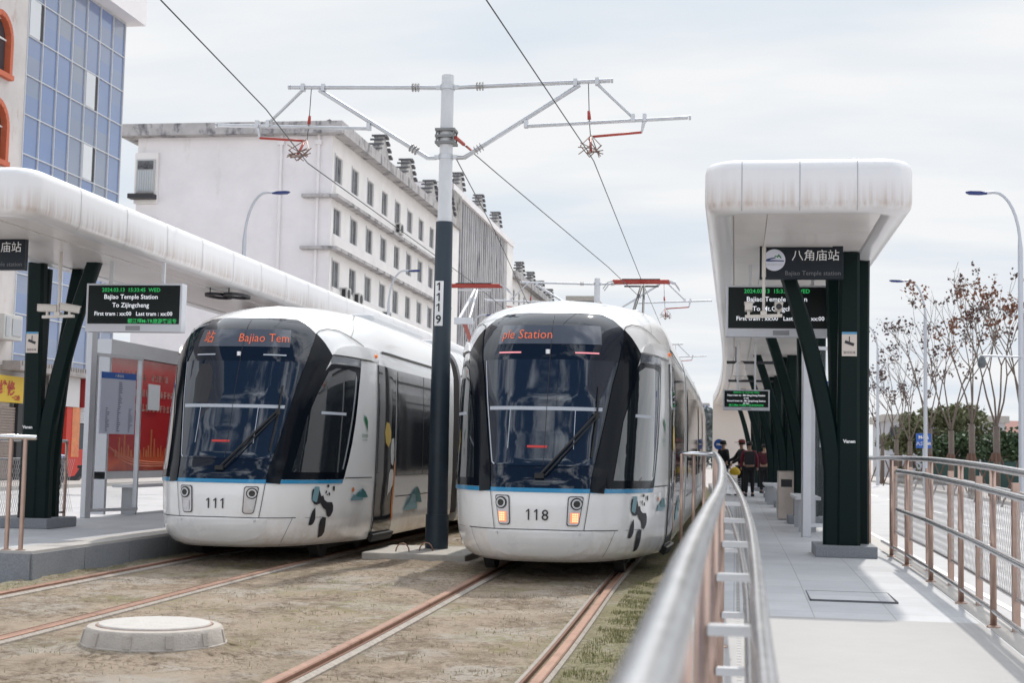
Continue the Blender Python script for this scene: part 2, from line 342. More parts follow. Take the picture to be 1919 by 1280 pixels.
# roads
v,f=grid(2.06,9.3,-20,400,2,2,lambda x,y:-.04); struct(mesh_obj('road',v,f,m_road))
v,f=grid(-21.5,-9.96,-20,400,2,2,lambda x,y:-.04); struct(mesh_obj('road',v,f,m_road))
mb=MB(); mb.box(9.3,9.5,-20,400,-.1,.08); mb.box(-21.7,-21.5,-20,400,-.1,.08); struct(mb.build('kerb',m_granl))
mb=MB(); mb.box(9.5,13,-20,400,-.1,.06); mb.box(-26,-21.7,-20,400,-.1,.06); struct(mb.build('pavement',m_side))
mb=MB()
for i in range(14): mb.box(5.6,5.72,14+i*9,19+i*9,-.039,-.034)
mb.box(2.6,2.68,-5,200,-.039,-.034); mb.box(8.95,9.03,-5,200,-.039,-.034); struct(mb.build('road_marking',m_mark))
# pebbles, clods and moss tufts on the dirt
m_clod=mat('dirt_clod',(.30,.235,.17),.95,noise=.3,nscale=30); m_moss=mat('moss',(.27,.265,.12),.95,noise=.4,nscale=20)
mb=MB(); rnd=random.Random(3)
def blob(mb,x,y,z,r,fl=.5):
    n=5; a0=rnd.random()*6
    P=[(x+r*math.cos(a0+k*2*math.pi/n)*rnd.uniform(.6,1.3),y+r*math.sin(a0+k*2*math.pi/n)*rnd.uniform(.6,1.3),z) for k in range(n)]+[(x+rnd.uniform(-.3,.3)*r,y,z+r*fl)]
    mb.add(P,[(k,(k+1)%n,n) for k in range(n)])
def cl(x,y): return NZ.noise(Vector((x*1.1,y*1.1,9)))
k=0
while k<9000:
    y=4+16*rnd.random()**.8; x=rnd.uniform(-7.15,-.6)
    if min(abs(x-a-trk(y)) for a in RX)<.1 or cl(x,y)+rnd.uniform(-.3,.3)<.12: continue
    blob(mb,x,y,dz(x,y)-.002,rnd.choice([.004,.006,.008,.011,.02])*rnd.uniform(.7,1.2)); k+=1
tag(mb.build('dirt_clods',m_clod),'brown clods and leaf litter scattered over the track bed','debris',kind='stuff')
mb=MB(); k=0
while k<10000:
    y=4+12*rnd.random()
    x=rnd.uniform(-1.08,-.6) if k%4 else rnd.choice([rnd.uniform(-7.15,-6.65),rnd.uniform(-2.5,-1.3),rnd.uniform(-5,-3)])
    if min(abs(x-a-trk(y)) for a in RX)<.1 or NZ.noise(Vector((x*3,y*3,1)))+rnd.uniform(-.3,.3)<(.06 if k%4 else .18): continue
    z=dz(x,y)
    for q in range(2):
        a=rnd.random()*6.3; h=rnd.uniform(.010,.030); w_=rnd.uniform(.0015,.004); dx,dy=math.cos(a)*w_,math.sin(a)*w_
        mb.add([(x-dx,y-dy,z-.003),(x+dx,y+dy,z-.003),(x+dy*1.5,y-dx*1.5,z+h)],[(0,1,2)])
    k+=1
tag(mb.build('grass_tufts',m_moss),'short yellow green moss and grass growing beside the rails','grass',kind='stuff')
# ---------------------------------------------------------------- tram surface
PX=[(0,0),(.2,.005),(.395,.04),(.545,.12),(.7,.26),(.86,.48),(1.01,.8),(1.12,1.15),(1.195,1.6),(1.25,2.1),(1.285,2.6),(1.3,3.1)]
PR=[(.2,.26,.83),(.24,.14,.88),(.32,.05,.93),(.45,.0,.965),(.6,0,.985),(.95,.0,1),(1.1,.05,1),(1.26,.13,1),(1.6,.25,1),(2.0,.38,1),(2.45,.55,.99),(2.6,.62,.965),(2.72,.68,.935),(2.82,.74,.895),(2.9,.82,.845),(2.97,.94,.77),(3.04,1.13,.66),(3.1,1.4,.52),(3.15,1.7,.36),(3.18,1.9,.2),(3.2,2.0,0)]
def cr(p,i,t,k):
    n=len(p); a=p[max(i-1,0)][k];b=p[i][k];c=p[min(i+1,n-1)][k];d=p[min(i+2,n-1)][k]
    if i==0 and k==0 and p is PX: a=-p[1][0]
    if i==0 and k==1 and p is PX: a=p[1][1]
    return .5*(2*b+(c-a)*t+(2*a-5*b+4*c-d)*t*t+(-a+3*b-3*c+d)*t**3)
TAB=[]; _s=0; _q=(0,0)
for i in range(len(PX)-1):
    for j in range(20):
        q=(cr(PX,i,j/20,0),cr(PX,i,j/20,1)); _s+=math.dist(q,_q); _q=q; TAB.append((_s,)+q)
_s+=math.dist(PX[-1],_q); TAB.append((_s,)+PX[-1]); SE=_s; TS=[a[0] for a in TAB]
def plan(s):
    if s>=SE: return 1.3,3.1+s-SE
    i=min(bisect.bisect_right(TS,s)-1,len(TAB)-2); a,b=TAB[i],TAB[i+1]; f=(s-a[0])/(b[0]-a[0])
    return a[1]+(b[1]-a[1])*f,a[2]+(b[2]-a[2])*f
PZ=[p[0] for p in PR]
def prof(z):
    z=min(max(z,.2),3.2); i=min(bisect.bisect_right(PZ,z)-1,len(PR)-2); a,b=PR[i],PR[i+1]; f=(z-a[0])/(b[0]-a[0])
    return a[1]+(b[1]-a[1])*f,a[2]+(b[2]-a[2])*f
BK={2.6:(2.62,.985),2.72:(2.76,.965),2.82:(2.88,.94),2.9:(2.98,.905),2.97:(3.06,.86),3.04:(3.13,.8),3.1:(3.19,.7),3.15:(3.24,.55),3.18:(3.28,.35),3.2:(3.3,0),.2:(.2,.93),.24:(.24,.95),.32:(.32,.97),.45:(.45,.985)}
def back(z):
    z=min(max(z,.2),3.2); i=min(bisect.bisect_right(PZ,z)-1,len(PR)-2); a,b=PR[i],PR[i+1]; f=(z-a[0])/(b[0]-a[0])
    A=BK.get(a[0],(a[0],a[2])); B=BK.get(b[0],(b[0],b[2])); return A[0]+(B[0]-A[0])*f,A[1]+(B[1]-A[1])*f
def S(s,z):
    sg=-1 if s<0 else 1; x,y=plan(abs(s)); y0,w=prof(z)
    Y=y+y0*max(0,1-y/3.2)**1.5; k=min(max((Y-.9)/2.1,0),1); k=k*k*(3-2*k); zb,wb=back(z)
    return (sg*x*(w+(wb-w)*k), Y, z+(zb-z)*k)
def sy(y): # s on the straight side for a given y
    return SE+y-3.1
LEN=33.5
ZR=[.2,.22,.24,.28,.32,.38,.45,.52,.6,.7,.8,.95,1.1,1.26,1.45,1.6,1.8,2.0,2.2,2.45,2.52,2.6,2.66,2.72,2.77,2.82,2.86,2.9,2.935,2.97,3.005,3.04,3.07,3.1,3.125,3.15,3.165,3.18,3.19,3.2]
def nrm(s,z):
    e=.01; a=Vector(S(s+e,z))-Vector(S(s-e,z)); z1=min(z+e,3.199); z0=max(z-e,.201); b=Vector(S(s,z1))-Vector(S(s,z0)); n=a.cross(b)
    n.normalize(); return n
def patch(mb,O,poly,off=.004,step=.06,thick=0):
    off+=.006
    """polygon given in (s,z) on the body, cut to a fine grid and laid on the curved surface"""
    bm=bmesh.new(); vs=[bm.verts.new((p[0],0,p[1])) for p in poly]; bm.faces.new(vs)
    bmesh.ops.triangulate(bm,faces=bm.faces[:],ngon_method='EAR_CLIP')
    for ax,lo,hi in ((0,min(p[0] for p in poly),min(max(p[0] for p in poly),SE+.2)),(2,min(p[1] for p in poly),max(p[1] for p in poly))):
        k=math.ceil((lo+1e-4)/step)*step
        while k<hi-1e-4:
            pc=[0,0,0]; pc[ax]=k; no=[0,0,0]; no[ax]=1
            bmesh.ops.bisect_plane(bm,geom=bm.verts[:]+bm.edges[:]+bm.faces[:],plane_co=pc,plane_no=no,dist=1e-6); k+=step
    bm.verts.ensure_lookup_table(); idx={v:i for i,v in enumerate(bm.verts)}
    V=[]
    for v in bm.verts:
        s,z=v.co.x,v.co.z; V.append(O+Vector(S(s,z))+nrm(s,z)*off)
    F=[[idx[v] for v in f.verts] for f in bm.faces]
    if thick:
        n=len(V); V2=[O+Vector(S(v.co.x,v.co.z))+nrm(v.co.x,v.co.z)*(off-thick) for v in bm.verts]
        F+=[[idx[e.verts[0]],idx[e.verts[1]],idx[e.verts[1]]+n,idx[e.verts[0]]+n] for e in bm.edges if len(e.link_faces)==1]; V+=V2
    bm.free(); mb.add(V,F)
def stroke(mb,O,pts,w,off=.005):
    off+=.006
    """a thin line on the body through (s,z) points"""
    for (a,b),(c,d) in zip(pts,pts[1:]):
        l=math.hypot(c-a,d-b)
        n=max(1,int(l/.08))
        for i in range(n):
            p=(a+(c-a)*i/n,b+(d-b)*i/n); q=(a+(c-a)*(i+1)/n,b+(d-b)*(i+1)/n); u=((q[1]-p[1])/(l/n)*w/2,-(q[0]-p[0])/(l/n)*w/2)
            V=[O+Vector(S(s,z))+nrm(s,z)*off for s,z in ((p[0]-u[0],p[1]-u[1]),(p[0]+u[0],p[1]+u[1]),(q[0]+u[0],q[1]+u[1]),(q[0]-u[0],q[1]-u[1]))]
            mb.add(V,[(0,1,2,3)])
mir=lambda P:[(-a,b) for a,b in P][::-1]
def both(mb,O,P,**k): patch(mb,O,P,**k); patch(mb,O,mir(P),**k)
def rrect(x0,x1,z0,z1,r,n=5):
    P=[]
    for cx_,cz_,a0 in ((x1-r,z1-r,0),(x0+r,z1-r,90),(x0+r,z0+r,180),(x1-r,z0+r,270)):
        P+=[(cx_+r*math.cos(R(a0+90*i/n)),cz_+r*math.sin(R(a0+90*i/n))) for i in range(n+1)]
    return P
MODS=[(0,7.5),(8.15,14.5),(15.1,18.5),(19.1,25.5),(26.1,33.5)]
def shell(mb,O,ya,yb,front=False):
    if front:
        ss=[i*.075 for i in range(0,int(SE/.075))]+[SE,SE+1,SE+2.5,sy(yb)]
        ss=[-a for a in ss[:0:-1]]+ss
    else:
        ys=[ya]+[ya+(yb-ya)*i/3 for i in (1,2)]+[yb]; ss=None
    if front:
        n=len(ss); mb.add([O+Vector(S(s,z)) for z in ZR for s in ss],[(j*n+i,j*n+i+1,(j+1)*n+i+1,(j+1)*n+i) for j in range(len(ZR)-1) for i in range(n-1)])
        m=[O+Vector(S(s,.2)) for s in ss]; mb.add(m+[O+Vector((0,p[1]-O.y,.2)) for p in m],[(i,i+1,n+i+1,n+i) for i in range(n-1)])
        sec=[O+Vector(S(-sy(yb),z)) for z in ZR]+[O+Vector(S(sy(yb),z)) for z in ZR[::-1]]; mb.add(sec,[tuple(range(len(sec)))])
    else:
        sec=lambda y:[O+Vector(S(-sy(y),z)) for z in ZR]+[O+Vector(S(sy(y),z)) for z in ZR[-2::-1]]
        V=[];n=0
        for y in ys: s_=sec(y); n=len(s_); V+=s_
        F=[(i*n+k,i*n+(k+1)%n,(i+1)*n+(k+1)%n,(i+1)*n+k) for i in range(len(ys)-1) for k in range(n)]+[tuple(range(n)),tuple(range(n*(len(ys)-1),n*len(ys)))]
        mb.add(V,F)
MASK=[(0,2.975),(.392,2.982),(.8,2.972),(.96,2.912),(1.105,2.795),(1.25,2.69),(1.395,2.545),(1.24,2.33),(1.08,2.12),(.94,1.87),(.85,1.6),(.79,1.35),(.755,1.15),(.738,1.0),(.56,1.0),(0,1.0)]
PILL=[(.56,.965),(.575,1.15),(.615,1.33),(.69,1.66),(.80,2.14),(.9,2.42),(.985,2.62),(1.105,2.80),(1.25,2.69),(1.40,2.54),(1.25,2.34),(1.09,2.12),(.95,1.87),(.86,1.6),(.80,1.35),(.765,1.15),(.735,.95)]
SIDEB=[(1.385,2.435),(2.25,2.435),(2.235,2.3),(2.2,2.1),(2.15,1.72),(2.08,1.45),(2.01,1.26),(1.93,1.06),(1.90,1.003),(.74,1.003),(.80,1.35),(.86,1.6),(.95,1.86),(1.09,2.11),(1.24,2.32)]
SIDEG=[(1.33,2.33),(1.5,2.385),(1.8,2.385),(2.05,2.36),(2.11,2.27),(2.10,2.15),(2.04,1.77),(1.96,1.45),(1.86,1.12),(1.80,1.09),(.87,1.09),(.93,1.4),(1.0,1.74),(1.15,2.06)]
AR={'ARM':[(1.248,.892),(1.302,.892),(1.361,.909),(1.416,.803),(1.458,.813),(1.486,.759),(1.542,.731),(1.655,.725),(1.686,.684),(1.691,.622),(1.652,.561),(1.608,.544),(1.563,.564),(1.531,.634),(1.461,.667),(1.411,.72),(1.342,.7),(1.288,.714),(1.242,.763),(1.239,.85)],
'legs':[[(1.316,.67),(1.314,.57),(1.338,.527),(1.316,.478),(1.28,.458),(1.227,.459),(1.256,.502),(1.253,.598),(1.281,.641)],[(1.445,.523),(1.481,.553),(1.553,.542),(1.559,.494),(1.539,.458),(1.578,.367),(1.548,.323),(1.472,.3),(1.473,.372),(1.433,.463)],
 [(1.519,.915),(1.525,.94),(1.555,.945),(1.57,.92),(1.545,.905)],[(1.64,.90),(1.655,.925),(1.69,.92),(1.695,.87),(1.672,.86)],[(1.491,.842),(1.505,.872),(1.522,.872),(1.525,.85),(1.506,.833)],[(1.559,.836),(1.57,.85),(1.588,.847),(1.598,.82),(1.577,.803)],[(1.52,.828),(1.541,.832),(1.545,.815),(1.53,.81)]],
'phone':[(1.278,.919),(1.352,.922),(1.372,.909),(1.338,.744),(1.319,.731),(1.256,.755),(1.242,.763)],
'm1':[(2.156,.734),(2.244,.816),(2.347,.784),(2.373,.831),(2.445,.847),(2.539,.883),(2.603,.834),(2.655,.844),(2.77,.761),(2.594,.761),(2.575,.728)],
'm1b':[(2.347,.781),(2.373,.827),(2.433,.844),(2.488,.828),(2.541,.881),(2.603,.833),(2.65,.839),(2.761,.766),(2.539,.767)],
'sun':[(2.186,.87),(2.203,.898),(2.238,.902),(2.269,.869),(2.239,.838),(2.203,.844)],
'm2':[(4.627,.522),(4.894,.722),(5.056,.655),(5.234,.819),(5.347,.773),(5.466,.852),(5.602,.747),(5.667,.772),(5.825,.611),(5.495,.631),(5.566,.522)],
'm2b':[(5.114,.758),(5.233,.825),(5.372,.773),(5.463,.858),(5.552,.748),(5.639,.778),(5.842,.605),(5.448,.627),(5.358,.742)],
'ruf':[(3.70,1.116),(3.84,1.12),(3.91,1.023),(3.90,.905),(3.80,.88),(3.70,.81),(3.60,.764),(3.60,.941),(3.63,1.058)],
'yel':[(3.434,1.761),(3.6,1.74),(3.694,1.62),(3.68,1.5),(3.567,1.419),(3.422,1.477),(3.355,1.62)],
'wht':[(3.72,1.53),(3.86,1.55),(3.90,1.338),(3.84,1.166),(3.72,1.2),(3.68,1.37)]}
m_teal=mat('pale_teal_print',(.17,.31,.36),.4); m_teald=mat('deep_teal_print',(.03,.16,.17),.4); m_orp=mat('orange_print',(.62,.20,.04),.4); m_logo=mat('green_print',(.01,.16,.07),.4)
m_yel=mat('yellow_print',(.60,.42,.10),.4); m_disp=mat('display_panel',(.085,.095,.12),.12,coat=.6); m_seam=mat('panel_seam',(.03,.03,.03),.6)
m_shade=mat('cab_side_glass',(.012,.016,.02),.03,spec=.9,coat=1); m_lens=mat('lamp_lens',(.55,.55,.57),.12,.5); m_lampd=mat('lamp_dark',(.02,.02,.02),.2)
m_lit=mat('lit_lamp',(.6,.2,.1),.4,emit=(1,.28,.13),es=.7); m_litc=mat('lit_lamp_core',(.8,.5,.3),.4,emit=(1,.62,.32),es=.95); m_wg=mat('window_edge_film',(.30,.32,.34),.2,coat=1); m_amber=mat('amber_lamp',(.7,.16,.02),.3,emit=(1,.2,.03),es=.25)
m_bel=mat('bellows',(.10,.09,.085),.8); m_band=mat('grey_band_glass',(.10,.11,.13),.15,coat=.6); m_bar=mat('cab_bar',(.42,.45,.50),.4)
m_mod=mat('door_glass',(.02,.023,.028),.04,spec=.7,coat=.5)
# silver-white lower body with a splash of mud near the skirt
nn_,ll_,bb_=nodes(m_whitelow); g_=nn_('ShaderNodeNewGeometry'); s_=nn_('ShaderNodeSeparateXYZ'); ll_(g_.outputs['Position'],s_.inputs[0])
r_=nn_('ShaderNodeMapRange'); r_.inputs[1].default_value=.75; r_.inputs[2].default_value=.18; ll_(s_.outputs[2],r_.inputs[0])
no_=nn_('ShaderNodeTexNoise'); no_.inputs['Scale'].default_value=3; no_.inputs['Detail'].default_value=8; no_.inputs['Roughness'].default_value=.7; ll_(g_.outputs['Position'],no_.inputs[0])
mu_=nn_('ShaderNodeMath'); mu_.operation='MULTIPLY'; ll_(r_.outputs[0],mu_.inputs[0]); r2_=nn_('ShaderNodeMapRange'); r2_.inputs[1].default_value=.4; r2_.inputs[2].default_value=.7; ll_(no_.outputs[0],r2_.inputs[0]); ll_(r2_.outputs[0],mu_.inputs[1])
mx_=nn_('ShaderNodeMix'); mx_.data_type='RGBA'; ll_(mu_.outputs[0],mx_.inputs[0]); mx_.inputs[6].default_value=(.82,.815,.81,1); mx_.inputs[7].default_value=(.60,.53,.46,1); ll_(mx_.outputs[2],bb_.inputs['Base Color'])
def tram(label,O,number,disp,lit,grp='trams at the platforms'):
    O=Vector(O); t=thing('tram',label,'tram',O,grp)
    def part(name,m,fn,par=t,smooth=False,bevel=0):
        mb=MB(True); fn(mb); return mb.build(name,m,par,smooth,bevel=bevel)
    body=part('cab_body',m_whitelow,lambda mb:shell(mb,O,0,7.5,True),smooth='yes')
    mask=part('windscreen_surround',m_maskg,lambda mb:both(mb,O,MASK,off=.006,thick=.02),smooth='yes')
    part('glass_pillar',m_black,lambda mb:patch(mb,O,PILL,off=.016,thick=.03),smooth='yes'); part('glass_pillar',m_black,lambda mb:patch(mb,O,mir(PILL),off=.016,thick=.03),smooth='yes')
    part('glass_joint',m_ink,lambda mb:stroke(mb,O,[(.03,2.96),(.03,1.24)],.006,.016),mask)
    ws=part('windscreen',m_glass,lambda mb:patch(mb,O,[(-.82,2.42),(.82,2.42),(.71,1.9),(.575,1.27),(.53,1.235),(-.53,1.235),(-.575,1.27),(-.71,1.9)],off=.012),smooth='yes')
    def bars(mb):
        patch(mb,O,[(-.66,1.845),(.66,1.845),(.665,1.885),(-.665,1.885)],off=.014)
        for s in (-.38,.34): patch(mb,O,[(s,1.42),(s+.008,1.42),(s+.008,1.845),(s,1.845)],off=.014)
        stroke(mb,O,[(-.81,2.41),(-.70,1.9),(-.565,1.27),(-.53,1.245)],.016,.015); 
    part('cab_rail',m_bar,bars,ws)
    part('dashboard_lamp',mat('red_dash',(.3,.02,.02),.4,emit=(.5,.05,.04),es=.35),lambda mb:patch(mb,O,[(-.16,1.43),(.06,1.43),(.06,1.455),(-.16,1.455)],off=.014),ws)
    def seat(mb): patch(mb,O,[(-.50,1.9),(-.30,1.9),(-.27,2.1),(-.30,2.3),(-.36,2.38),(-.48,2.38),(-.54,2.2)],off=.013)
    if not lit: part('driver_seat',m_ink,seat,ws)
    def slits(mb):
        for sg in (-1,1): patch(mb,O,sorted_q([(sg*.31,2.49),(sg*.60,2.49),(sg*.60,2.507),(sg*.31,2.507)]),off=.012)
    def sorted_q(p): return p if p[0][0]<p[1][0] else [p[1],p[0],p[3],p[2]]
    part('marker_light',mat('marker_red',(.5,.2,.22),.4,emit=(.9,.3,.33),es=.6) if lit else m_bar,slits,mask)
    d=part('destination_display',m_disp,lambda mb:patch(mb,O,[(-.64,2.60),(.64,2.60),(.66,2.82),(-.66,2.82)],off=.011),mask,smooth='yes')
    def fn_s(s0,z0,off=.022): return lambda a,b:O+Vector(S(s0+a,z0+b))+nrm(s0+a,z0+b)*off
    def dt(mb):
        for txt,s0,sz in disp: text_on(mb,txt,sz,fn_s(s0,2.66),'LEFT',bold=-.001)
    part('display_text',m_led_o,dt,d)
    part('camera_lens',m_lens,lambda mb:mb.lathe(O+Vector(S(0,2.52))+Vector((0,-.02,-.03)),[(.0,0),(.028,0),(.028,.05),(0,.05)],12),mask)
    part('blue_stripe',m_blue,lambda mb:both(mb,O,[(0,.955),(0,.999),(1.895,.999),(1.88,.955)],off=.006),body)
    for f in (lambda P:P,mir):
        sw=part('cab_side_window',m_black,lambda mb:patch(mb,O,f(SIDEB),off=.008,thick=.02),smooth='yes')
        part('side_glass',m_shade,lambda mb:patch(mb,O,f(SIDEG),off=.013),sw,smooth='yes')
        part('window_edge',m_wg,lambda mb:patch(mb,O,f([(2.05,2.34),(2.10,2.27),(2.095,2.15),(2.035,1.77),(1.955,1.45),(1.86,1.13),(1.82,1.13),(1.91,1.45),(1.99,1.77),(2.04,2.15)]),off=.017),sw)
        part('cab_rail',m_bar,lambda mb:patch(mb,O,f([(1.25,1.80),(1.82,1.80),(1.82,1.835),(1.25,1.835)]),off=.015),sw)
        part('window_band',m_band,lambda mb:patch(mb,O,f([(1.40,2.535),(1.50,2.555),(2.27,2.535),(2.255,2.44),(1.385,2.44)]),off=.008),sw)
        # headlight
        HLO=rrect(.318,.492,.602,.922,.03); HLO=[(a-(.922-b)*(.03 if a<.4 else .16),b) for a,b in HLO]
        hl=part('headlight',m_lampd,lambda mb:patch(mb,O,f(HLO),off=.006),body)
        cxm,cz=sum(p[0] for p in HLO)/len(HLO),sum(p[1] for p in HLO)/len(HLO)
        inn=[(cxm+(a-cxm)*.88,cz+(b-cz)*.94) for a,b in HLO]
        part('lens',m_lens,lambda mb:patch(mb,O,f(inn),off=.010),hl)
        def ring(mb,r0_,r1,off,s0=.41,z0=.84):
            off+=.006
            P=[f([(s0+r*math.cos(a),z0+r*math.sin(a))])[0] for r in (r0_,r1) for a in [2*math.pi*k/20 for k in range(20)]]
            V=[O+Vector(S(*p))+nrm(*p)*off for p in P]; mb.add(V,[(k,(k+1)%20,20+(k+1)%20,20+k) for k in range(20)])
        part('lamp',m_lampd,lambda mb:(ring(mb,.052,.066,.017),ring(mb,0,.036,.02)),hl,smooth='all')
        part('lamp_ring',m_steel,lambda mb:(ring(mb,.036,.052,.024),),hl,smooth='all')
        part('turn_signal',m_lit if lit else m_lens,lambda mb:patch(mb,O,f([(.345,.635),(.43,.635),(.445,.745),(.345,.745)]),off=.016),hl)
        if lit:
            def dots(mb):
                for i in range(3):
                    for j in range(4): s0=.366+i*.022; z0=.648+j*.024; patch(mb,O,f([(s0,z0),(s0+.017,z0),(s0+.017,z0+.018),(s0,z0+.018)]),off=.020)
            part('signal_dots',m_litc,dots,hl)
        # seams on the front
        def seams(mb):
            stroke(mb,O,f([(.558,.955),(.505,.56)]),.008); stroke(mb,O,f([(0,.56),(.95,.553),(1.0,.553)]),.009)
            stroke(mb,O,f([(.95,.553),(.80,.21)]),.005)
            stroke(mb,O,f([(1.105,2.80),(1.2,2.845),(1.4,2.875),(1.7,2.865),(2.2,2.76),(2.45,2.70)]),.010)
            stroke(mb,O,f([(1.95,1.019),(2.88,1.019)]),.012)
            stroke(mb,O,f([(1.5,.55),(1.15,.55)]),.004); stroke(mb,O,f([(2.26,2.53),(2.95,2.53)]),.006)
            stroke(mb,O,f([(2.02,2.79),(2.6,3.03),(3.2,3.12)]),.005)
        part('panel_seam',m_seam,seams,body)
        part('hood_lip',m_white,lambda mb:patch(mb,O,f([(1.40,2.55),(1.5,2.62),(1.7,2.665),(2.1,2.69),(2.6,2.68),(2.93,2.66),(2.96,2.60),(2.7,2.535),(2.27,2.54)]),off=.035,thick=.05),body,smooth='yes')
        p=O+Vector(S(*f([(2.80,2.60)])[0]))
        part('side_indicator',m_amber,lambda mb:mb.lathe(p+Vector((.03*(1 if p.x>O.x else -1),0,-.03)),[(.0,0),(.032,.01),(.036,.03),(.032,.05),(0,.06)],12),body,smooth='all')
        # door, windows, lower panel lines of the first car
        dr=part('door',m_mod,lambda mb:patch(mb,O,f([(3.02,2.505),(3.93,2.49),(3.95,2.4),(3.95,.29),(3.06,.29),(3.04,1.2)]),off=.010,thick=.02),smooth='yes')
        part('door_line',m_seam,lambda mb:stroke(mb,O,f([(3.0,2.56),(3.0,.25)]),.02,.004),dr)
        part('door_step',m_dark,lambda mb:patch(mb,O,f([(3.03,.285),(4.0,.285),(4.0,.205),(3.05,.205)]),off=.06,thick=.08),dr)
        if f is not mir:
            part('balloon_picture',m_yel,lambda mb:patch(mb,O,AR['yel'],off=.014),dr); part('basket_picture',m_white,lambda mb:(patch(mb,O,AR['wht'],off=.014),patch(mb,O,AR['ruf'],off=.014)),dr)
            part('tree_trunk_picture',m_orp,lambda mb:(patch(mb,O,[(3.9,1.25),(3.95,1.2),(3.94,.45),(3.86,.42),(3.83,.75)],off=.016),),dr)
        wn=part('window',m_mod,lambda mb:patch(mb,O,f([(4.07,2.49),(7.15,2.49),(7.15,1.03),(4.07,1.03)]),off=.010),smooth='yes')
        part('window_divider',m_seam,lambda mb:(stroke(mb,O,f([(5.72,2.49),(5.72,1.03)]),.02,.014),),wn)
        part('panel_seam',m_seam,lambda mb:(stroke(mb,O,f([(4.1,.738),(7.3,.738)]),.014,.005),stroke(mb,O,f([(3.2,2.66),(4.4,2.655),(7.6,2.655)]),.03,.008),stroke(mb,O,f([(4.05,1.03),(7.4,1.03)]),.008,.005)),body)
    # livery
    part('lower_front_panel',m_white,lambda mb:patch(mb,O,[(-.60,.535),(.60,.535),(.60,.44),(.56,.375),(.48,.33),(.36,.30),(.2,.285),(-.2,.285),(-.36,.30),(-.48,.33),(-.56,.375),(-.60,.44)],off=.02,thick=.03),smooth='yes')
    part('bolt',m_steel,lambda mb:[mb.lathe(O+Vector(S(s,.52))+Vector((0,-.03,-.012)),[(0,0),(.012,0),(.012,.024),(0,.024)],10) for s in (-.47,.47)] and None,body)
    def digits(mb):
        for i,ch in enumerate(number):
            f_=fn_s(-.105+i*.088,.66,.014)
            if ch=='1': mb.add([f_(-.006,0),f_(.010,0),f_(.010,.118),f_(-.003,.118),f_(-.028,.095),f_(-.026,.082),f_(-.006,.098)],[tuple(range(7))])
            else: text_on(mb,ch,.165,fn_s(-.105+i*.088+.005,.66,.014),bold=.001)
    part('fleet_number',m_ink,digits,body)
    P=lambda k,off=.006:(lambda mb:patch(mb,O,AR[k],off=off))
    part('panda_picture',m_ink,lambda mb:(patch(mb,O,AR['ARM'],off=.006,step=.05),[patch(mb,O,q,off=.007,step=.05) for q in AR['legs']]) and None,body)
    part('phone_picture',m_teal,P('phone',.009),body); part('hill_picture',m_teal,P('m1'),body); part('hill_picture',m_teal,P('m2'),body)
    part('hill_picture',m_teald,P('m1b',.009),body); part('hill_picture',m_teald,P('m2b',.009),body); part('sun_picture',m_orp,P('sun'),body)
    def logo(mb):
        for i in range(3): patch(mb,O,[(2.43+i*.05,1.84-i*.01),(2.52+i*.045,1.77-i*.01),(2.62,1.66-i*.015),(2.63,1.60),(2.57,1.68),(2.47+i*.03,1.77)],off=.006)
        text_on(mb,'有轨电车',.06,fn_s(2.53,1.535,.012)); text_on(mb,'M-TR TRAM',.035,fn_s(2.53,1.49,.012))
    part('operator_mark',m_logo,logo,body)
    def wiper(mb):
        pt=lambda s,z,o=.05:O+Vector(S(s,z))+nrm(s,z)*o
        mb.tube([pt(.0,1.12,.04),pt(.28,1.45,.06),pt(.56,1.80,.06)],.013,8); mb.tube([pt(.06,1.12,.04),pt(.33,1.45,.06),pt(.575,1.76,.06)],.009,8)
        mb.tube([pt(.60,2.12,.03),pt(.585,1.78,.04),pt(.545,1.33,.03)],.012,6); mb.obox(pt(.575,1.79,.06),(.06,.03,.06),(0,0,0)); mb.obox(pt(.0,1.12,.03),(.10,.05,.05),(0,0,0))
    part('wiper',m_rubber,wiper)
    # following cars
    for i,(a,b) in enumerate(MODS[1:]):
        c=part('car_body',m_white,lambda mb:shell(mb,O,a,b),smooth='yes')
        def wn(mb,sg):
            q=[(sg*sy(a+.25),2.49),(sg*sy(b-.25),2.49),(sg*sy(b-.25),1.03),(sg*sy(a+.25),1.03)]; patch(mb,O,q,off=.01)
        def ln(mb):
            for sg in (-1,1):
                stroke(mb,O,[(sg*sy(a+.05),.738),(sg*sy(b-.05),.738)],.014,.005); stroke(mb,O,[(sg*sy(a+.02),2.66),(sg*sy(b-.02),2.66)],.03,.008)
                k=a+.9
                while k<b-.3: stroke(mb,O,[(sg*sy(k),2.55),(sg*sy(k),.3)],.016,.014); k+=1.15
        for sg in (-1,1): part('window',m_mod,lambda mb:wn(mb,sg),c)
        part('panel_seam',m_seam,ln,c)
    def bel(mb,j):
        for (a,b),(c,d) in list(zip(MODS,MODS[1:]))[j:j+1]:
            y=b-.01
            while y<c:
                for k,(yy,sc) in enumerate(((y,.955),(y+.05,.985))):
                    pass
                sec=lambda yy,sc:[O+Vector((S(sg*sy(yy),z)[0]*sc,yy,max(.35,.35+(S(sy(yy),z)[2]-.35)*sc))) for sg,zs in ((-1,ZR),(1,ZR[-2::-1])) for z in zs]
                A,B,C_=sec(y,.93),sec(y+.04,.985),sec(y+.08,.93); n=len(A)
                mb.add(A+B+C_,[(r*n+k,r*n+(k+1)%n,(r+1)*n+(k+1)%n,(r+1)*n+k) for r in (0,1) for k in range(n)]); y+=.08
    for j in range(4): part('bellows',m_bel,lambda mb:bel(mb,j))
    def under(mb):
        mb.box(O.x-.75,O.x+.75,O.y+1.0,O.y+3,.17,.4); mb.box(O.x-1.12,O.x+1.12,O.y+3,O.y+LEN-.5,.17,.4)
    part('underframe',m_dark,under)
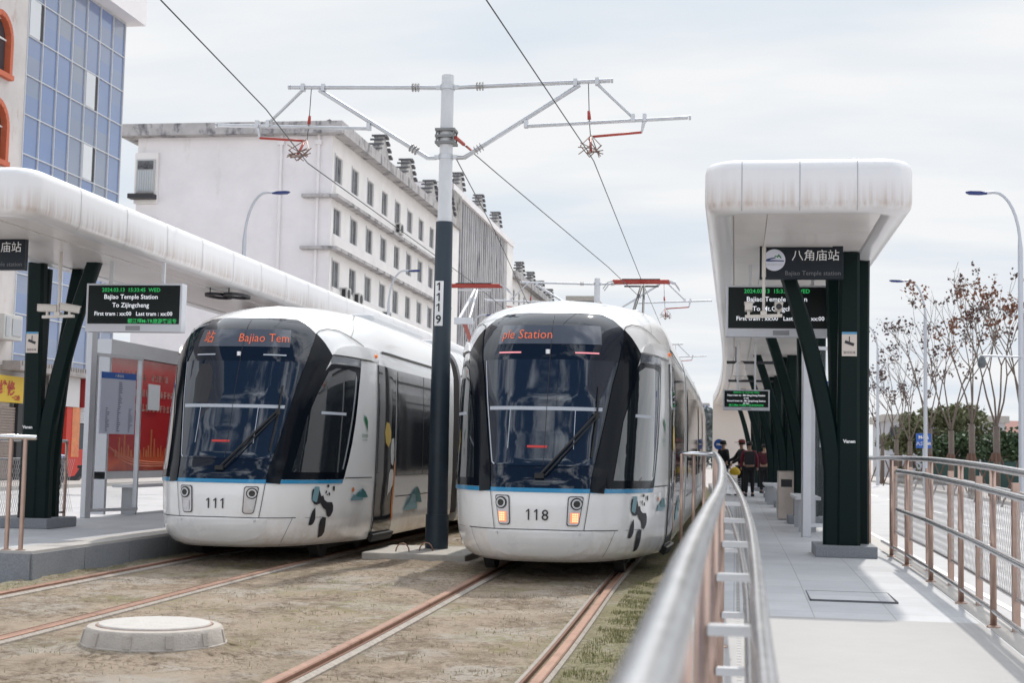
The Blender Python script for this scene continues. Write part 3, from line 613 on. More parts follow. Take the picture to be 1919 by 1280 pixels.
    for yy in (2.2,16.8,30.5):
        bg_=part('bogie',m_dark,lambda mb:(mb.box(O.x-.85,O.x+.85,O.y+yy-.7,O.y+yy+1.4,.12,.5),))
        for dy in (-.6,1.1):
            for sg in (-1,1): part('wheel',m_dark,lambda mb:mb.tube([(O.x+sg*.70,O.y+yy+dy,.3),(O.x+sg*.82,O.y+yy+dy,.3)],.29,20),bg_)
    # roof gear
    def roof(mb):
        for a,b in MODS: mb.box(O.x-.8,O.x+.8,O.y+max(a,3.6)+.3,O.y+b-.3,3.1,3.34)
    part('roof_equipment',m_panel,roof,bevel=.05)
    pg=thing_part('pantograph',t,O+Vector((0,16.6,0)))
    b=O
    part('pan_head',m_red,lambda mb:[mb.tube([b+Vector((-.62,yy,5.23)),b+Vector((.62,yy,5.23))],.03,8) for yy in (16.0,16.35)] and None,pg)
    part('contact_strip',m_dark,lambda mb:mb.box(b.x-.42,b.x+.42,b.y+15.98,b.y+16.02,5.25,5.275),pg)
    part('horn',m_steel,lambda mb:[mb.tube([b+Vector((sg*.62,yy,5.23)),b+Vector((sg*.74,yy,5.19)),b+Vector((sg*.84,yy,5.05))],.014,6) for sg in (-1,1) for yy in (16.0,16.35)] and None,pg)
    def arms(mb):
        mb.tube([b+Vector((-.38,16.18,5.13)),b+Vector((.38,16.18,5.13))],.02,6)
        mb.tube([b+Vector((-.12,14.9,4.3)),b+Vector((.0,16.18,5.13))],.035,8); mb.tube([b+Vector((.12,14.9,4.3)),b+Vector((.06,16.18,5.13))],.025,8); mb.box(b.x-.2,b.x+.2,b.y+14.8,b.y+15.0,4.22,4.36)
    part('upper_arm',m_panel if not lit else m_ink,arms,pg)
    part('lower_arm',m_red,lambda mb:(mb.tube([b+Vector((0,14.9,4.28)),b+Vector((0,17.0,3.45))],.05,8),mb.box(b.x-.5,b.x+.5,b.y+16.6,b.y+17.3,3.32,3.46)) and None,pg)
    return t
def thing_part(name,par,loc):
    o=bpy.data.objects.new(name,None); SC.collection.objects.link(o); o.parent=par; o.location=Vector(loc)-ORG[par]; ORG[o]=Vector(loc); return o
tram('white tram numbered 118 with lit orange front lamps, on the right track',(-2.08,15.2,0),'118',[('ple Station',-.60,.15)],True)
tram('white tram numbered 111 with unlit front lamps, on the left track',(-5.98,16.0,0),'111',[('站',-.56,.17),('Bajiao Tem',-.05,.15)],False)
# ---------------------------------------------------------------- canopies
m_can=mat('canopy_white',(.74,.73,.73),.35,coat=.3)
nn_,ll_,bb_=nodes(m_can); g_=nn_('ShaderNodeNewGeometry'); s_=nn_('ShaderNodeSeparateXYZ'); ll_(g_.outputs['Position'],s_.inputs[0])
mp_=nn_('ShaderNodeMapping'); mp_.inputs['Scale'].default_value=(22,22,.9); ll_(g_.outputs['Position'],mp_.inputs[0])
a_=nn_('ShaderNodeTexNoise'); a_.inputs['Scale'].default_value=1; a_.inputs['Detail'].default_value=4; ll_(mp_.outputs[0],a_.inputs[0])
r_=nn_('ShaderNodeMapRange'); r_.inputs[1].default_value=4.12; r_.inputs[2].default_value=3.88; ll_(s_.outputs[2],r_.inputs[0])
r2_=nn_('ShaderNodeMapRange'); r2_.inputs[1].default_value=3.80; r2_.inputs[2].default_value=3.86; ll_(s_.outputs[2],r2_.inputs[0])
q_=nn_('ShaderNodeMath'); q_.operation='MULTIPLY'; ll_(r_.outputs[0],q_.inputs[0]); ll_(r2_.outputs[0],q_.inputs[1])
q2_=nn_('ShaderNodeMath'); q2_.operation='MULTIPLY'; ll_(q_.outputs[0],q2_.inputs[0])
r3_=nn_('ShaderNodeMapRange'); r3_.inputs[1].default_value=.35; r3_.inputs[2].default_value=.75; r3_.inputs[3].default_value=.1; r3_.inputs[4].default_value=.7; ll_(a_.outputs[0],r3_.inputs[0]); ll_(r3_.outputs[0],q2_.inputs[1])
x_=nn_('ShaderNodeMix'); x_.data_type='RGBA'; ll_(q2_.outputs[0],x_.inputs[0]); x_.inputs[6].default_value=(.74,.73,.74,1); x_.inputs[7].default_value=(.40,.27,.19,1)
r4_=nn_('ShaderNodeMapRange'); r4_.inputs[1].default_value=.45; r4_.inputs[2].default_value=.8; r4_.inputs[4].default_value=.05; ll_(a_.outputs[0],r4_.inputs[0])
x2_=nn_('ShaderNodeMix'); x2_.data_type='RGBA'; ll_(r4_.outputs[0],x2_.inputs[0]); ll_(x_.outputs[2],x2_.inputs[6]); x2_.inputs[7].default_value=(.60,.585,.58,1); ll_(x2_.outputs[2],bb_.inputs['Base Color'])
m_soff=mat('soffit_panel',(.76,.72,.695),.35,noise=.08,nscale=2,coat=.15)
def rr_out(x0,x1,y0,y1,r,n=6):
    P=[]
    for cx_,cy_,a0 in ((x1-r,y1-r,0),(x0+r,y1-r,90),(x0+r,y0+r,180),(x1-r,y0+r,270)):
        q=[(cx_+r*math.cos(R(a0+90*i/n)),cy_+r*math.sin(R(a0+90*i/n))) for i in range(n+1)]
        P+=q
        if a0==90: k=list(range(1,24)); P+=[(x0,y1-r+(y0+r-y1+r)*i/24) for i in k]
        if a0==270: P+=[(x1,y0+r+(y1-r-y0-r)*i/24) for i in range(1,24)]
    return P
def canopy(label,x0,x1,y0,y1,colx,coly,sgn):
    t=thing('platform_canopy',label,'station canopy',((x0+x1)/2,y0,.25))
    lv=[(.30,3.845),(.26,3.80),(.15,3.785),(.05,3.80),(.012,3.84),(0,3.90),(0,4.20),(.012,4.255),(.045,4.295),(.12,4.32),(.3,4.33)]
    V=[];n=0
    for ins,z in lv:
        P=rr_out(x0+ins,x1-ins,y0+ins,y1-ins,.26-ins*.4); n=len(P); V+=[(bend(a,b),b,z) for a,b in P]
    F=[(i*n+k,i*n+(k+1)%n,(i+1)*n+(k+1)%n,(i+1)*n+k) for i in range(len(lv)-1) for k in range(n)]
    V2=[(bend((x0+x1)/2,b),b,4.36) for a,b in rr_out(x0+.3,x1-.3,y0+.3,y1-.3,.13)]; F+=[((len(lv)-1)*n+k,(len(lv)-1)*n+(k+1)%n,len(lv)*n+(k+1)%n,len(lv)*n+k) for k in range(n)]
    rf=mesh_obj('roof',V+V2,F,m_can,t,smooth='yes')
    mb=MB(True); ys=[y0+.29+i*1.2 for i in range(int((y1-y0-.6)/1.2))]+[y1-.29]
    for a,b in zip(ys,ys[1:]):
        for u,v in ((x0+.29,x0+.62),(x0+.624,x1-.62),(x1-.616,x1-.29)): mb.box(u,v,a+.003,b-.003,3.80 if u==x0+.624 else 3.81,3.84)
    mb.build('ceiling_panel',m_soff,t)
    mb=MB(True)
    for y in [y0+.34+.8+i*1.25 for i in range(int((y1-y0)/1.25))]:
        for sx in (x0,x1):
            q=[(-.002,3.90),(-.002,4.20),(.010,4.255),(.043,4.297),(.118,4.322)]
            s=1 if sx==x0 else -1
            for (a,b),(c,d) in zip([(.048,3.798),(.010,3.84)]+q,[(.010,3.84)]+q): mb.add([(sx+s*a,y,b),(sx+s*a,y+.012,b),(sx+s*c,y+.012,d),(sx+s*c,y,d)],[(0,1,2,3)])
    for x in (x0+.36,x0+.92,x1-.55,x1-.36)[0:3]:
        q=[(-.002,3.90),(-.002,4.20),(.010,4.255),(.043,4.297),(.118,4.322)]
        for (a,b),(c,d) in zip([(.048,3.798),(.010,3.84)]+q,[(.010,3.84)]+q): mb.add([(x,y0+a,b),(x+.01,y0+a,b),(x+.01,y0+c,d),(x,y0+c,d)],[(0,1,2,3)])
    mb.build('joint_line',m_grey,rf)
    for gi,yy in enumerate(coly):
        cb=thing_part('column',t,(bend(colx,yy),yy,.25)); X=bend(colx,yy)
        mb=MB(); mb.box(X-.36,X+.34,yy-.45,yy+.42,.25,.385); mb.build('base_block',m_granite,cb,bevel=.012)
        # four curved box limbs: (foot x,y) -> (head x,y), curving out in the upper part
        for fx,fy,hx,hy,wd in ((-.15*sgn,-.22,-.78*sgn,-.30,.20),(.02*sgn,-.24,.03*sgn,-.30,.25),(-.06*sgn,.18,(-.12 if sgn>0 else .22),.42,.19),(.20*sgn,.16,.24*sgn,.34,.17)):
            pts=[]
            for i in range(13):
                u=i/12; z=.385+(3.80-.385)*u; c=max(0,(u-.22)/.78)**1.55
                pts.append(Vector((X+fx+(hx-fx)*c,yy+fy+(hy-fy)*c,z)))
            V=[];ww=wd/2
            for i,p in enumerate(pts):
                tw=ww*(1.12-.2*i/12)
                V+=[p+Vector((a*tw,b*.085,0)) for a,b in ((-.72,-1),(.72,-1),(1,-.6),(1,.6),(.72,1),(-.72,1),(-1,.6),(-1,-.6))]
            F=[(i*8+k,i*8+(k+1)%8,(i+1)*8+(k+1)%8,(i+1)*8+k) for i in range(12) for k in range(8)]+[tuple(range(8)),tuple(range(96,104))]
            mb=MB(); mb.add(V,F); mb.build('limb',m_green,cb,smooth='yes')
        if gi==0:
            mb=MB(); yf=yy-.24-.30*.0-.095
            X2=X+.025*sgn; Yf=yy-.24-.06*0-.135
            mb.box(X2-.085,X2+.085,Yf,Yf+.01,2.58,2.86); st=mb.build('notice_sticker',mat('cream_paper',(.62,.55,.50),.6),cb)
            mb=MB(); mb.box(X2-.085,X2+.085,Yf-.003,Yf,2.835,2.862); mb.build('sticker_header',m_blue,st)
            mb=MB(); mb.obox((X2,Yf-.003,2.73),(.11,.004,.035),(0,.35,0)); mb.box(X2-.005,X2+.005,Yf-.004,Yf,2.74,2.81); text_on(mb,'监控区域',.034,plane_fn((X2,Yf-.004,2.61),(1,0,0),(0,0,1))); mb.build('camera_symbol',m_ink,st)
            mb=MB(); text_on(mb,'Vanen',.055,plane_fn((X2,Yf-.012,1.57),(1,0,0),(0,0,1)),bold=.002); mb.build('maker_mark',m_mark,cb)
    return t
canopy('long white rounded canopy over the right platform, orange stains along its near lip',-.32,1.70,14.0,66,1.28,[17.3,25.7,34.1,42.5,50.9,59.3],1)
canopy('long white rounded canopy over the left platform, running behind tram 111',-9.40,-7.37,13.9,62,-9.27,[18.1,26.5,34.9,43.3,51.7,60],-1)
# ---------------------------------------------------------------- station signs
def station_sign(label,x0,Y,z0=3.43,mx=.94):
    t=thing('station_sign',label,'station sign',(x0+mx/2,Y,z0))
    mb=MB(); mb.box(x0,x0+mx,Y,Y+.09,z0,z0+.43); mb.build('sign_board',mat('sign_black',(.008,.013,.020),.35,spec=.25),t,bevel=.004)
    for x in (x0+.16,x0+mx-.16):
        mb=MB(); mb.tube([(x,Y+.045,z0+.43),(x,Y+.045,3.82)],.017,10); mb.tube([(x,Y+.045,3.76),(x,Y+.045,3.80)],.03,10); mb.build('hanger_rod',m_panel,t,smooth='yes')
    cx_,cz_=x0+.165,z0+.22; e=Y-.003
    mb=MB(); n=40; mb.add([(cx_+.125*math.cos(2*math.pi*k/n),e,cz_+.125*math.sin(2*math.pi*k/n)) for k in range(n)],[tuple(range(n))]); d=mb.build('emblem',mat('emblem_white',(.62,.64,.74),.5),t)
    pf=plane_fn((cx_,e-.002,cz_),(.125,0,0),(0,0,.125))
    def poly(mb,P): 
        V=[pf(*p) for p in P]; mb.add(V,[tuple(q) for q in tessellate_polygon([V])])
    mb=MB(); poly(mb,[(-.85,-.02),(-.6,.12),(-.2,.22),(.2,.22),(.05,.14),(-.25,.08),(-.45,0),(.1,.0),(.9,-.04),(.85,-.14),(.2,-.12),(-.4,-.14),(-.75,-.12)]); mb.build('train_emblem',m_navy,d)
    mb=MB(); poly(mb,[(-.05,.24),(.1,.42),(.25,.36),(.4,.55),(.62,.30),(.66,.12),(.52,.2),(.42,.34),(.3,.2),(.2,.3)]); mb.build('hill_emblem',mat('emblem_green',(.02,.16,.06),.5),d)
    mb=MB(); text_on(mb,'SUBURBAN RAIL',.026,plane_fn((cx_,e-.002,cz_-.062),(1,0,0),(0,0,1))); mb.build('emblem_lettering',m_grey,d)
    mb=MB(); text_on(mb,'八角庙站',.135,plane_fn((x0+.63,e,z0+.225),(1,0,0),(0,0,1))); mb.build('station_name',m_mark,t)
    mb=MB(); text_on(mb,'Bajiao Temple station',.072,plane_fn((x0+.60,e,z0+.045),(1,0,0),(0,0,1))); mb.build('station_name_latin',mat('dim_lettering',(.14,.15,.17),.5),t)
    return t
station_sign('black hanging station sign with round train emblem, above the right platform',.262,16.5)
station_sign('black hanging station sign cut off by the left edge of the photo',-9.32,15.7)
# ---------------------------------------------------------------- departure boards
m_bezel=mat('board_bezel',(.55,.56,.60),.4)
def board(label,x0,x1,z0,z1,Y,lines,s=1.0,hang=True,footer=.085):
    t=thing('departure_board',label,'departure board',((x0+x1)/2,Y,z0),'electronic departure boards under the canopies')
    mb=MB(); mb.box(x0,x1,Y,Y+.16,z0,z1); mb.build('housing',m_bezel,t,bevel=.006)
    e=Y-.004; mb=MB(); mb.box(x0+.03,x1-.03,e,Y+.01,z0+footer+.02,z1-.025); sc=mb.build('screen',mat('led_screen',(.006,.010,.010),.4,spec=.2),t)
    mb=MB(); mb.box((x0+x1)/2-.10,(x0+x1)/2+.10,e,Y,z0+.02,z0+footer-.005); mb.build('vent_grille',mat('grille_grey',(.26,.26,.28),.6),t)
    for x in (x0+.3,x1-.3):
        mb=MB(); mb.box(x-.02,x+.02,Y+.06,Y+.10,z1,3.80); mb.build('hanger',m_panel,t)
    for txt,m,u,v,sz,al in lines:
        mb=MB(); text_on(mb,txt,sz,plane_fn((x0+u*(x1-x0),e-.003,z0+v),(1,0,0),(0,0,1)),al,bold=.001); mb.build('board_text',m,sc)
    return t
board('departure board reading To Zijingcheng beside the leaning green column, left platform',-8.49,-7.16,2.86,3.50,17.6,[('2024.03.13  15:33:45  WED',m_led_g,.47,.53,.072,'CENTER'),('Bajiao Temple Station',m_led_w,.47,.435,.085,'CENTER'),('To Zijingcheng',m_led_w,.47,.325,.085,'CENTER'),('First tram : xx:00   Last tram : xx:00',m_led_w,.5,.215,.074,'CENTER'),('都江堰M-TR旅游客运专',m_led_g,.70,.12,.066,'CENTER')])
board('departure board reading To Mt.Qingcheng behind the first columns of the right platform',-.13,1.24,2.89,3.54,18.0,[('2024.03.13  15:33:45  WED',m_led_g,.46,.55,.072,'CENTER'),('Bajiao Temple Station',m_led_w,.46,.445,.085,'CENTER'),('To Mt.Qingcheng',m_led_w,.46,.325,.085,'CENTER'),('First tram : xx:00   Last tram : xx:00',m_led_w,.49,.205,.074,'CENTER')])
board('small distant departure board above the waiting people, green rows at its top and bottom',-.26,.70,2.37,2.80,30.0,[('2024.03.13 15:33:45 WED',m_led_g,.5,.355,.05,'CENTER'),('Next tram to : Mt.Qingcheng Station',m_led_w,.5,.295,.052,'CENTER'),('5 min',m_led_w,.5,.24,.045,'CENTER'),('Second tram to : Mt.Qingcheng Station',m_led_w,.5,.18,.05,'CENTER'),('27 min',m_led_w,.5,.13,.045,'CENTER'),('都江堰M-TR旅游客运专线欢迎您',m_led_g,.5,.085,.05,'CENTER')],footer=.045)
# ---------------------------------------------------------------- cameras on drop poles
m_cam=mat('camera_white',(.62,.58,.54),.4)
def drop_cam(label,x,Y,zb,heads):
    t=thing('security_camera_pair',label,'security camera',(x,Y,zb))
    mb=MB(); mb.tube([(x,Y,zb+.02),(x,Y,3.82)],.017,10); mb.tube([(x,Y,3.45),(x,Y,3.80)],.024,10); mb.build('drop_pole',m_cam,t,smooth='yes')
    mb=MB(); mb.obox((x,Y,zb),(.42,.05,.035),(0,R(-2),0)); mb.obox((x,Y,zb+.03),(.07,.09,.05),(0,0,0)); mb.build('crossbar',m_cam,t)
    for dx,az,el in heads:
        c=thing_part('camera',t,(x+dx,Y,zb+.09)); Rz=R(az)
        mb=MB(); mb.obox((x+dx,Y,zb+.10),(.085,.24,.08),(R(el),0,Rz)); mb.obox((x+dx,Y+.02,zb+.148),(.10,.26,.014),(R(el),0,Rz)); mb.obox((x+dx,Y,zb+.04),(.03,.03,.07),(0,0,0)); mb.build('camera_body',m_cam,c,bevel=.006)
        d=Matrix.Rotation(Rz,3,'Z')@Matrix.Rotation(R(el),3,'X')@Vector((0,-1,0))
        p=Vector((x+dx,Y,zb+.10)); mb=MB(); mb.tube([p+d*.10,p+d*.135],[.036,.034],12); mb.build('lens',m_ink,c,smooth='yes')
drop_cam('two bullet security cameras on a white drop pole in front of the left platform columns',-8.47,16.8,2.98,[(-.15,-75,0),(.15,120,8)])
drop_cam('two bullet security cameras on a white drop pole in front of the right departure board',.31,16.5,3.0,[(-.17,180,0),(.17,0,0)])
t=thing('dome_camera','white cylindrical camera hanging on a thin rod under the far right canopy','security camera',(.08,30.6,3.1))
mb=MB(); mb.tube([(.08,30.6,3.3),(.08,30.6,3.82)],.015,8); mb.build('rod',m_cam,t)
mb=MB(); mb.lathe((.08,30.6,3.02),[(0,0),(.07,.02),(.09,.08),(.14,.1),(.14,.16),(.12,.22),(.12,.34),(.06,.40),(0,.41)],18); mb.build('housing',m_cam,t,smooth='yes')
for y,l in ((31.5,'nearer black crossbar under the right canopy above the small departure board'),(39,'farther black crossbar under the right canopy behind the hanging camera')):
    t=thing('hanging_light_bar',l,'light bar',(.4,y,3.5),'light bars under the right canopy'); mb=MB(); mb.box(-.2,1.0,y,y+.08,3.44,3.50); mb.build('bar',m_ink,t)
    mb=MB()
    for x in (0,.8): mb.tube([(x,y+.04,3.5),(x,y+.04,3.81)],.012,6)
    mb.build('rod',m_ink,t)
# black ring fittings under the left canopy
for i,(x,l) in enumerate(((-7.95,'left black ring shaped light under the left canopy above tram 111'),(-7.65,'right black ring shaped light under the left canopy above tram 111'))):
    mb=MB(); y=21.0; n=24
    v=[(x+rr*1.0*math.cos(2*math.pi*k/n),y+rr*2*math.sin(2*math.pi*k/n),z) for rr,z in ((.18,3.74),(.13,3.74),(.13,3.70),(.18,3.70)) for k in range(n)]
    mb.add(v,[(i_*n+k,i_*n+(k+1)%n,((i_+1)%4)*n+(k+1)%n,((i_+1)%4)*n+k) for i_ in range(4) for k in range(n)])
    mb.tube([(x,y-.36,3.74),(x,y-.36,3.82)],.01,6)
    tag(mb.build('ring_light',m_ink,loc=(x,y,3.72)),l,'ceiling light','ring lights under the left canopy')
# ---------------------------------------------------------------- platform furniture
m_clear=mat('shelter_glass',(.20,.23,.25),.04,spec=.8)
nn_,ll_,bb_=nodes(m_clear); bb_.inputs['Alpha'].default_value=.16
m_poster=mat('timetable_paper',(.50,.52,.62),.5); m_frame=mat('frame_silver',(.50,.51,.54),.35,.3,noise=.08)
def info_panel(label,X,Y,along,hi=2.75,lo=.40,wd=.9,mirror=1):
    """framed glass panel with a timetable, standing across the platform"""
    t=thing('timetable_panel',label,'timetable panel',(X,Y,.25))
    u=Vector(along).normalized(); pf=plane_fn((X,Y,0),u,(0,0,1)); nr=Vector((u.y,-u.x,0))
    mb=MB(); mb.obox(pf(-.06,1.75),(.12,.10,3.0),(0,0,math.atan2(u.y,u.x))); mb.build('post',m_frame,t,bevel=.006)
    mb=MB()
    for a,b in (((0,lo),(wd,lo)),((0,hi),(wd,hi)),((.035,lo),(.035,hi)),((wd-.035,lo),(wd-.035,hi))): mb.bar(pf(*a),pf(*b),.07,.05)
    mb.build('frame',m_frame,t)
    mb=MB(); mb.add([pf(.06,lo+.03),pf(wd-.06,lo+.03),pf(wd-.06,hi-.03),pf(.06,hi-.03)],[(0,1,2,3)]); mb.build('glass_pane',m_clear,t)
    a0,a1=.14,wd-.14; z0_,z1_=1.55,2.52
    mb=MB(); P=[pf(a0,z0_),pf(a1,z0_),pf(a1,z1_),pf(a0,z1_)]; mb.add([p+nr*.02 for p in P]+[p-nr*.0 for p in P],[(0,1,2,3),(4,5,6,7),(0,1,5,4),(1,2,6,5),(2,3,7,6),(3,0,4,7)]); ps=mb.build('timetable',m_poster,t)
    f2=plane_fn(pf(0,0)+nr*.024,u,(0,0,1))
    mb=MB(); mb.add([f2(a0,z1_-.1),f2(a1,z1_-.1),f2(a1,z1_),f2(a0,z1_)],[(0,1,2,3)]); mb.build('timetable_header',mat('header_blue',(.02,.10,.38),.5),ps)
    mb=MB(); rr=random.Random(5); f3=plane_fn(pf(0,0)+nr*.026,u,(0,0,1)); z=z1_-.16
    while z>z0_+.04:
        for k in range(3 if z<z0_+.4 else 1):
            x=a0+(a1-a0)*(.5 if z>z0_+.4 else (.15+.33*k)); w_=rr.uniform(.03,.09); mb.add([f3(x,z),f3(x+w_,z),f3(x+w_,z+.012),f3(x,z+.012)],[(0,1,2,3)])
        z-=.032
    mb.build('timetable_lines',mat('print_grey',(.14,.15,.22),.6),ps)
    mb=MB(); text_on(mb,'八角庙站',.05,plane_fn(pf((a0+a1)/2,z1_-.07)+nr*.03,u,(0,0,1))); mb.build('timetable_title',m_mark,ps)
    return t
info_panel('tall framed glass panel with blue headed timetable beside the red advertising panel, left platform',-9.85,20.8,(.35,1,0),2.78,.36,1.05)
info_panel('tall framed glass panel with timetable behind the first green columns, right platform',1.08,21.2,(1,.25,0),3.0,.42,.52)
# red advertising panel
m_ad=mat('advert_red',(.20,.012,.014),.25,coat=.25); nn_,ll_,bb_=nodes(m_ad)
g_=nn_('ShaderNodeNewGeometry'); s_=nn_('ShaderNodeSeparateXYZ'); ll_(g_.outputs['Position'],s_.inputs[0]); r_=nn_('ShaderNodeValToRGB'); mm_=nn_('ShaderNodeMapRange'); mm_.inputs[1].default_value=.95; mm_.inputs[2].default_value=2.85; ll_(s_.outputs[2],mm_.inputs[0]); ll_(mm_.outputs[0],r_.inputs[0])
E_=r_.color_ramp.elements; E_[0].color=(.22,.012,.01,1); E_[1].color=(.60,.22,.20,1)
for p,c in ((.12,(.60,.10,.03)),(.22,(.42,.016,.016)),(.7,(.52,.02,.028)),(.9,(.66,.09,.08))): e=E_.new(p); e.color=(*c,1)
wv=nn_('ShaderNodeTexNoise'); wv.inputs['Scale'].default_value=.8; wv.inputs['Distortion'].default_value=1.5; ll_(g_.outputs['Position'],wv.inputs[0]); ad_=nn_('ShaderNodeMath'); ad_.operation='MULTIPLY_ADD'; ll_(wv.outputs[0],ad_.inputs[0]); ad_.inputs[1].default_value=.25; ll_(mm_.outputs[0],ad_.inputs[2]); sb_=nn_('ShaderNodeMath'); sb_.operation='SUBTRACT'; ll_(ad_.outputs[0],sb_.inputs[0]); sb_.inputs[1].default_value=.12; ll_(sb_.outputs[0],r_.inputs[0]); ll_(r_.outputs[0],bb_.inputs['Base Color'])
t=thing('advertising_panel','large red advertising panel with rows of white characters and a golden skyline, left platform','advertising panel',(-10.1,24,.25))
mb=MB(); mb.box(-10.35,-10.1,21.9,27.2,.95,2.85); ap=mb.build('poster_face',m_ad,t)
mb=MB(); mb.box(-10.38,-10.05,21.82,27.28,2.86,3.10); mb.box(-10.38,-10.06,21.82,27.28,.82,.94)
for y in (21.82,27.2): mb.box(-10.36,-10.07,y,y+.08,.25,2.86)
mb.build('frame',m_frame,t)
mb=MB(); rr=random.Random(2)
for row,(z,y0_,y1_) in enumerate(((2.50,22.3,24.3),(2.22,21.98,26.9),(1.97,21.98,26.9))):
    y=y0_
    while y<y1_:
        if row==0 and 23.3<y<23.5: y+=.2
        for k in range(5): # small blocky strokes read as characters
            a,b=rr.uniform(0,.08),rr.uniform(0,.10)
            if k%2: mb.box(-10.1,-10.094,y,y+.11,z+b,z+b+.016)
            else: mb.box(-10.1,-10.0945,y+a,y+a+.016,z,z+.12)
        y+=.155
mb.build('advert_characters',mat('advert_cream',(.50,.28,.24),.5),ap)
mb=MB(); y=22.2
while y<26.9:
    h=rr.choice([.1,.15,.2,.35,.55]); mb.box(-10.1,-10.095,y,y+rr.uniform(.03,.08),1.18,1.22+h*.8); y+=rr.uniform(.08,.2)
mb.build('skyline_picture',mat('advert_gold',(.50,.14,.05),.5),ap)
mb=MB()
for k in range(3):
    mb.tube([(-10.1,21.95+i*.13,1.02+.03*k+(.35-.04*k)*math.exp(-((i*.13)/(.5+.12*k))**1.2)) for i in range(38)],.006,4)
mb.build('light_trails',mat('advert_orange',(.55,.16,.07),.5),ap)
mb=MB(); mb.box(-10.1,-10.085,23.45,23.95,2.0,2.45); mb.build('pinned_notice',mat('notice_paper',(.66,.70,.74),.6),ap)
# benches and bins
def bench(label,x0,x1,y0,y1,z,grp='platform benches'):
    t=thing('platform_bench',label,'bench',((x0+x1)/2,y0,.25),grp)
    mb=MB()
    mb.box(x0,x1,y0,y1,z-.05,z); mb.build('seat',m_panel,t,bevel=.008)
    for y in (y0+.25,y1-.35):
        mb=MB(); mb.box(x0+.06,x1-.06,y,y+.08,.25,z-.05); mb.build('leg',m_grey,t)
bench('long light metal bench below the red advertising panel on the left platform',-9.98,-9.62,21.9,27.0,.74,None)
bench('steel bench between the first and second column groups of the right platform',.92,1.30,22.3,24.6,.80)
bench('steel bench just past the second column group of the right platform',.80,1.25,27.6,30.6,.80)
bench('steel bench past the third column group near the waiting people',.72,1.2,35.5,38.5,.75)
t=thing('litter_bin','brushed steel litter bin beside the second column group, right platform','bin',(.93,27,.25))
mb=MB(); mb.box(.78,1.10,26.8,27.15,.27,1.15); mb.build('bin_body',mat('brushed_steel',(.50,.44,.40),.3,.85,noise=.15),t,bevel=.015)
mb=MB(); mb.box(.84,1.04,26.795,26.80,.86,1.0); mb.build('bin_opening',m_ink,t)
# dark glazed shelter wall along the road side of both platforms
def shelter_wall(label,X,ys,hi=3.1):
    t=thing('shelter_wall',label,'glass screen',(X,ys[0][0],.25),'glazed screens behind the platforms')
    for y0_,y1_ in ys:
        g_=MB(); g_.box(bend(X,y0_)-.01,bend(X,y0_)+.01,y0_+.04,y1_-.04,.45,hi-.1); g_.build('glass_pane',m_clear,t)
        f_=MB()
        for y in (y0_,y1_-.05): f_.box(bend(X,y0_)-.04,bend(X,y0_)+.04,y,y+.05,.25,hi)
        f_.box(bend(X,y0_)-.05,bend(X,y0_)+.05,y0_,y1_,hi-.1,hi+.18); f_.box(bend(X,y0_)-.04,bend(X,y0_)+.04,y0_,y1_,.35,.45); f_.build('frame',m_frame,t)
shelter_wall('glazed silver framed screen along the road side of the right platform',1.60,[(21.5,24.5),(27.6,31),(36,40),(44,48)])
shelter_wall('glazed silver framed screen on the left platform behind tram 111',-9.95,[(28,31),(31,34),(37,40)])
# ---------------------------------------------------------------- railings
def curve(P,n=14):
    out=[]
    for i in range(len(P)-1):
        p0,p1,p2,p3=[Vector(P[max(0,min(len(P)-1,i+k))]) for k in (-1,0,1,2)]
        for j in range(n): t_=j/n; out.append(.5*(2*p1+(p2-p0)*t_+(2*p0-5*p1+4*p2-p3)*t_*t_+(3*p1-p0-3*p2+p3)*t_**3))
    return out+[Vector(P[-1])]
t=thing('ramp_handrail','polished steel handrail sweeping from the foreground along the track side of the right ramp','handrail',(-.2,8,.1),'ramp handrails')
KX=[(-.072,-1.5),(-.070,1.2),(-.073,2.4),(-.071,4.0),(-.064,5.5),(-.062,7.0),(-.080,9.1),(-.105,10.6),(-.16,13.2),(-.215,15.5)]
KI=[(.04,-1.5),(.05,1.5),(.057,3.1),(.068,4.4),(.074,5.6),(.075,7),(.055,8.9),(.023,10.6),(-.03,13),(-.09,15.3)]
def kx(y):
    for (a,b),(c,d) in zip(KX,KX[1:]):
        if b<=y<=d: return a+(c-a)*(y-b)/(d-b)
    return KX[-1][0]
mb=MB(); mb.tube(curve([(x,y,zr(y)) for x,y in KX]),.027,16); mb.build('top_rail',m_stain,t,smooth='all')
mb=MB(); mb.tube([(-.215,15.5,zr(15.5)),(-.60,15.55,zr(15.5))],.025,12); mb.build('end_rail',m_stain,t,smooth='all')
mb=MB(); mb.tube(curve([(x,y,zr(y)-.20) for x,y in KI],8),.022,14); mb.build('inner_rail',m_stain,t,smooth='all')
mb=MB(); mb.tube(curve([(x-.015,y,zr(y)-.50) for x,y in KI],8),.02,12); mb.build('inner_rail',m_stain,t,smooth='all')
mb=MB(); mb.tube(curve([(x,y,zr(y)-1.02) for x,y in KX],6),.018,10); mb.build('bottom_rail',m_stain,t,smooth='all')
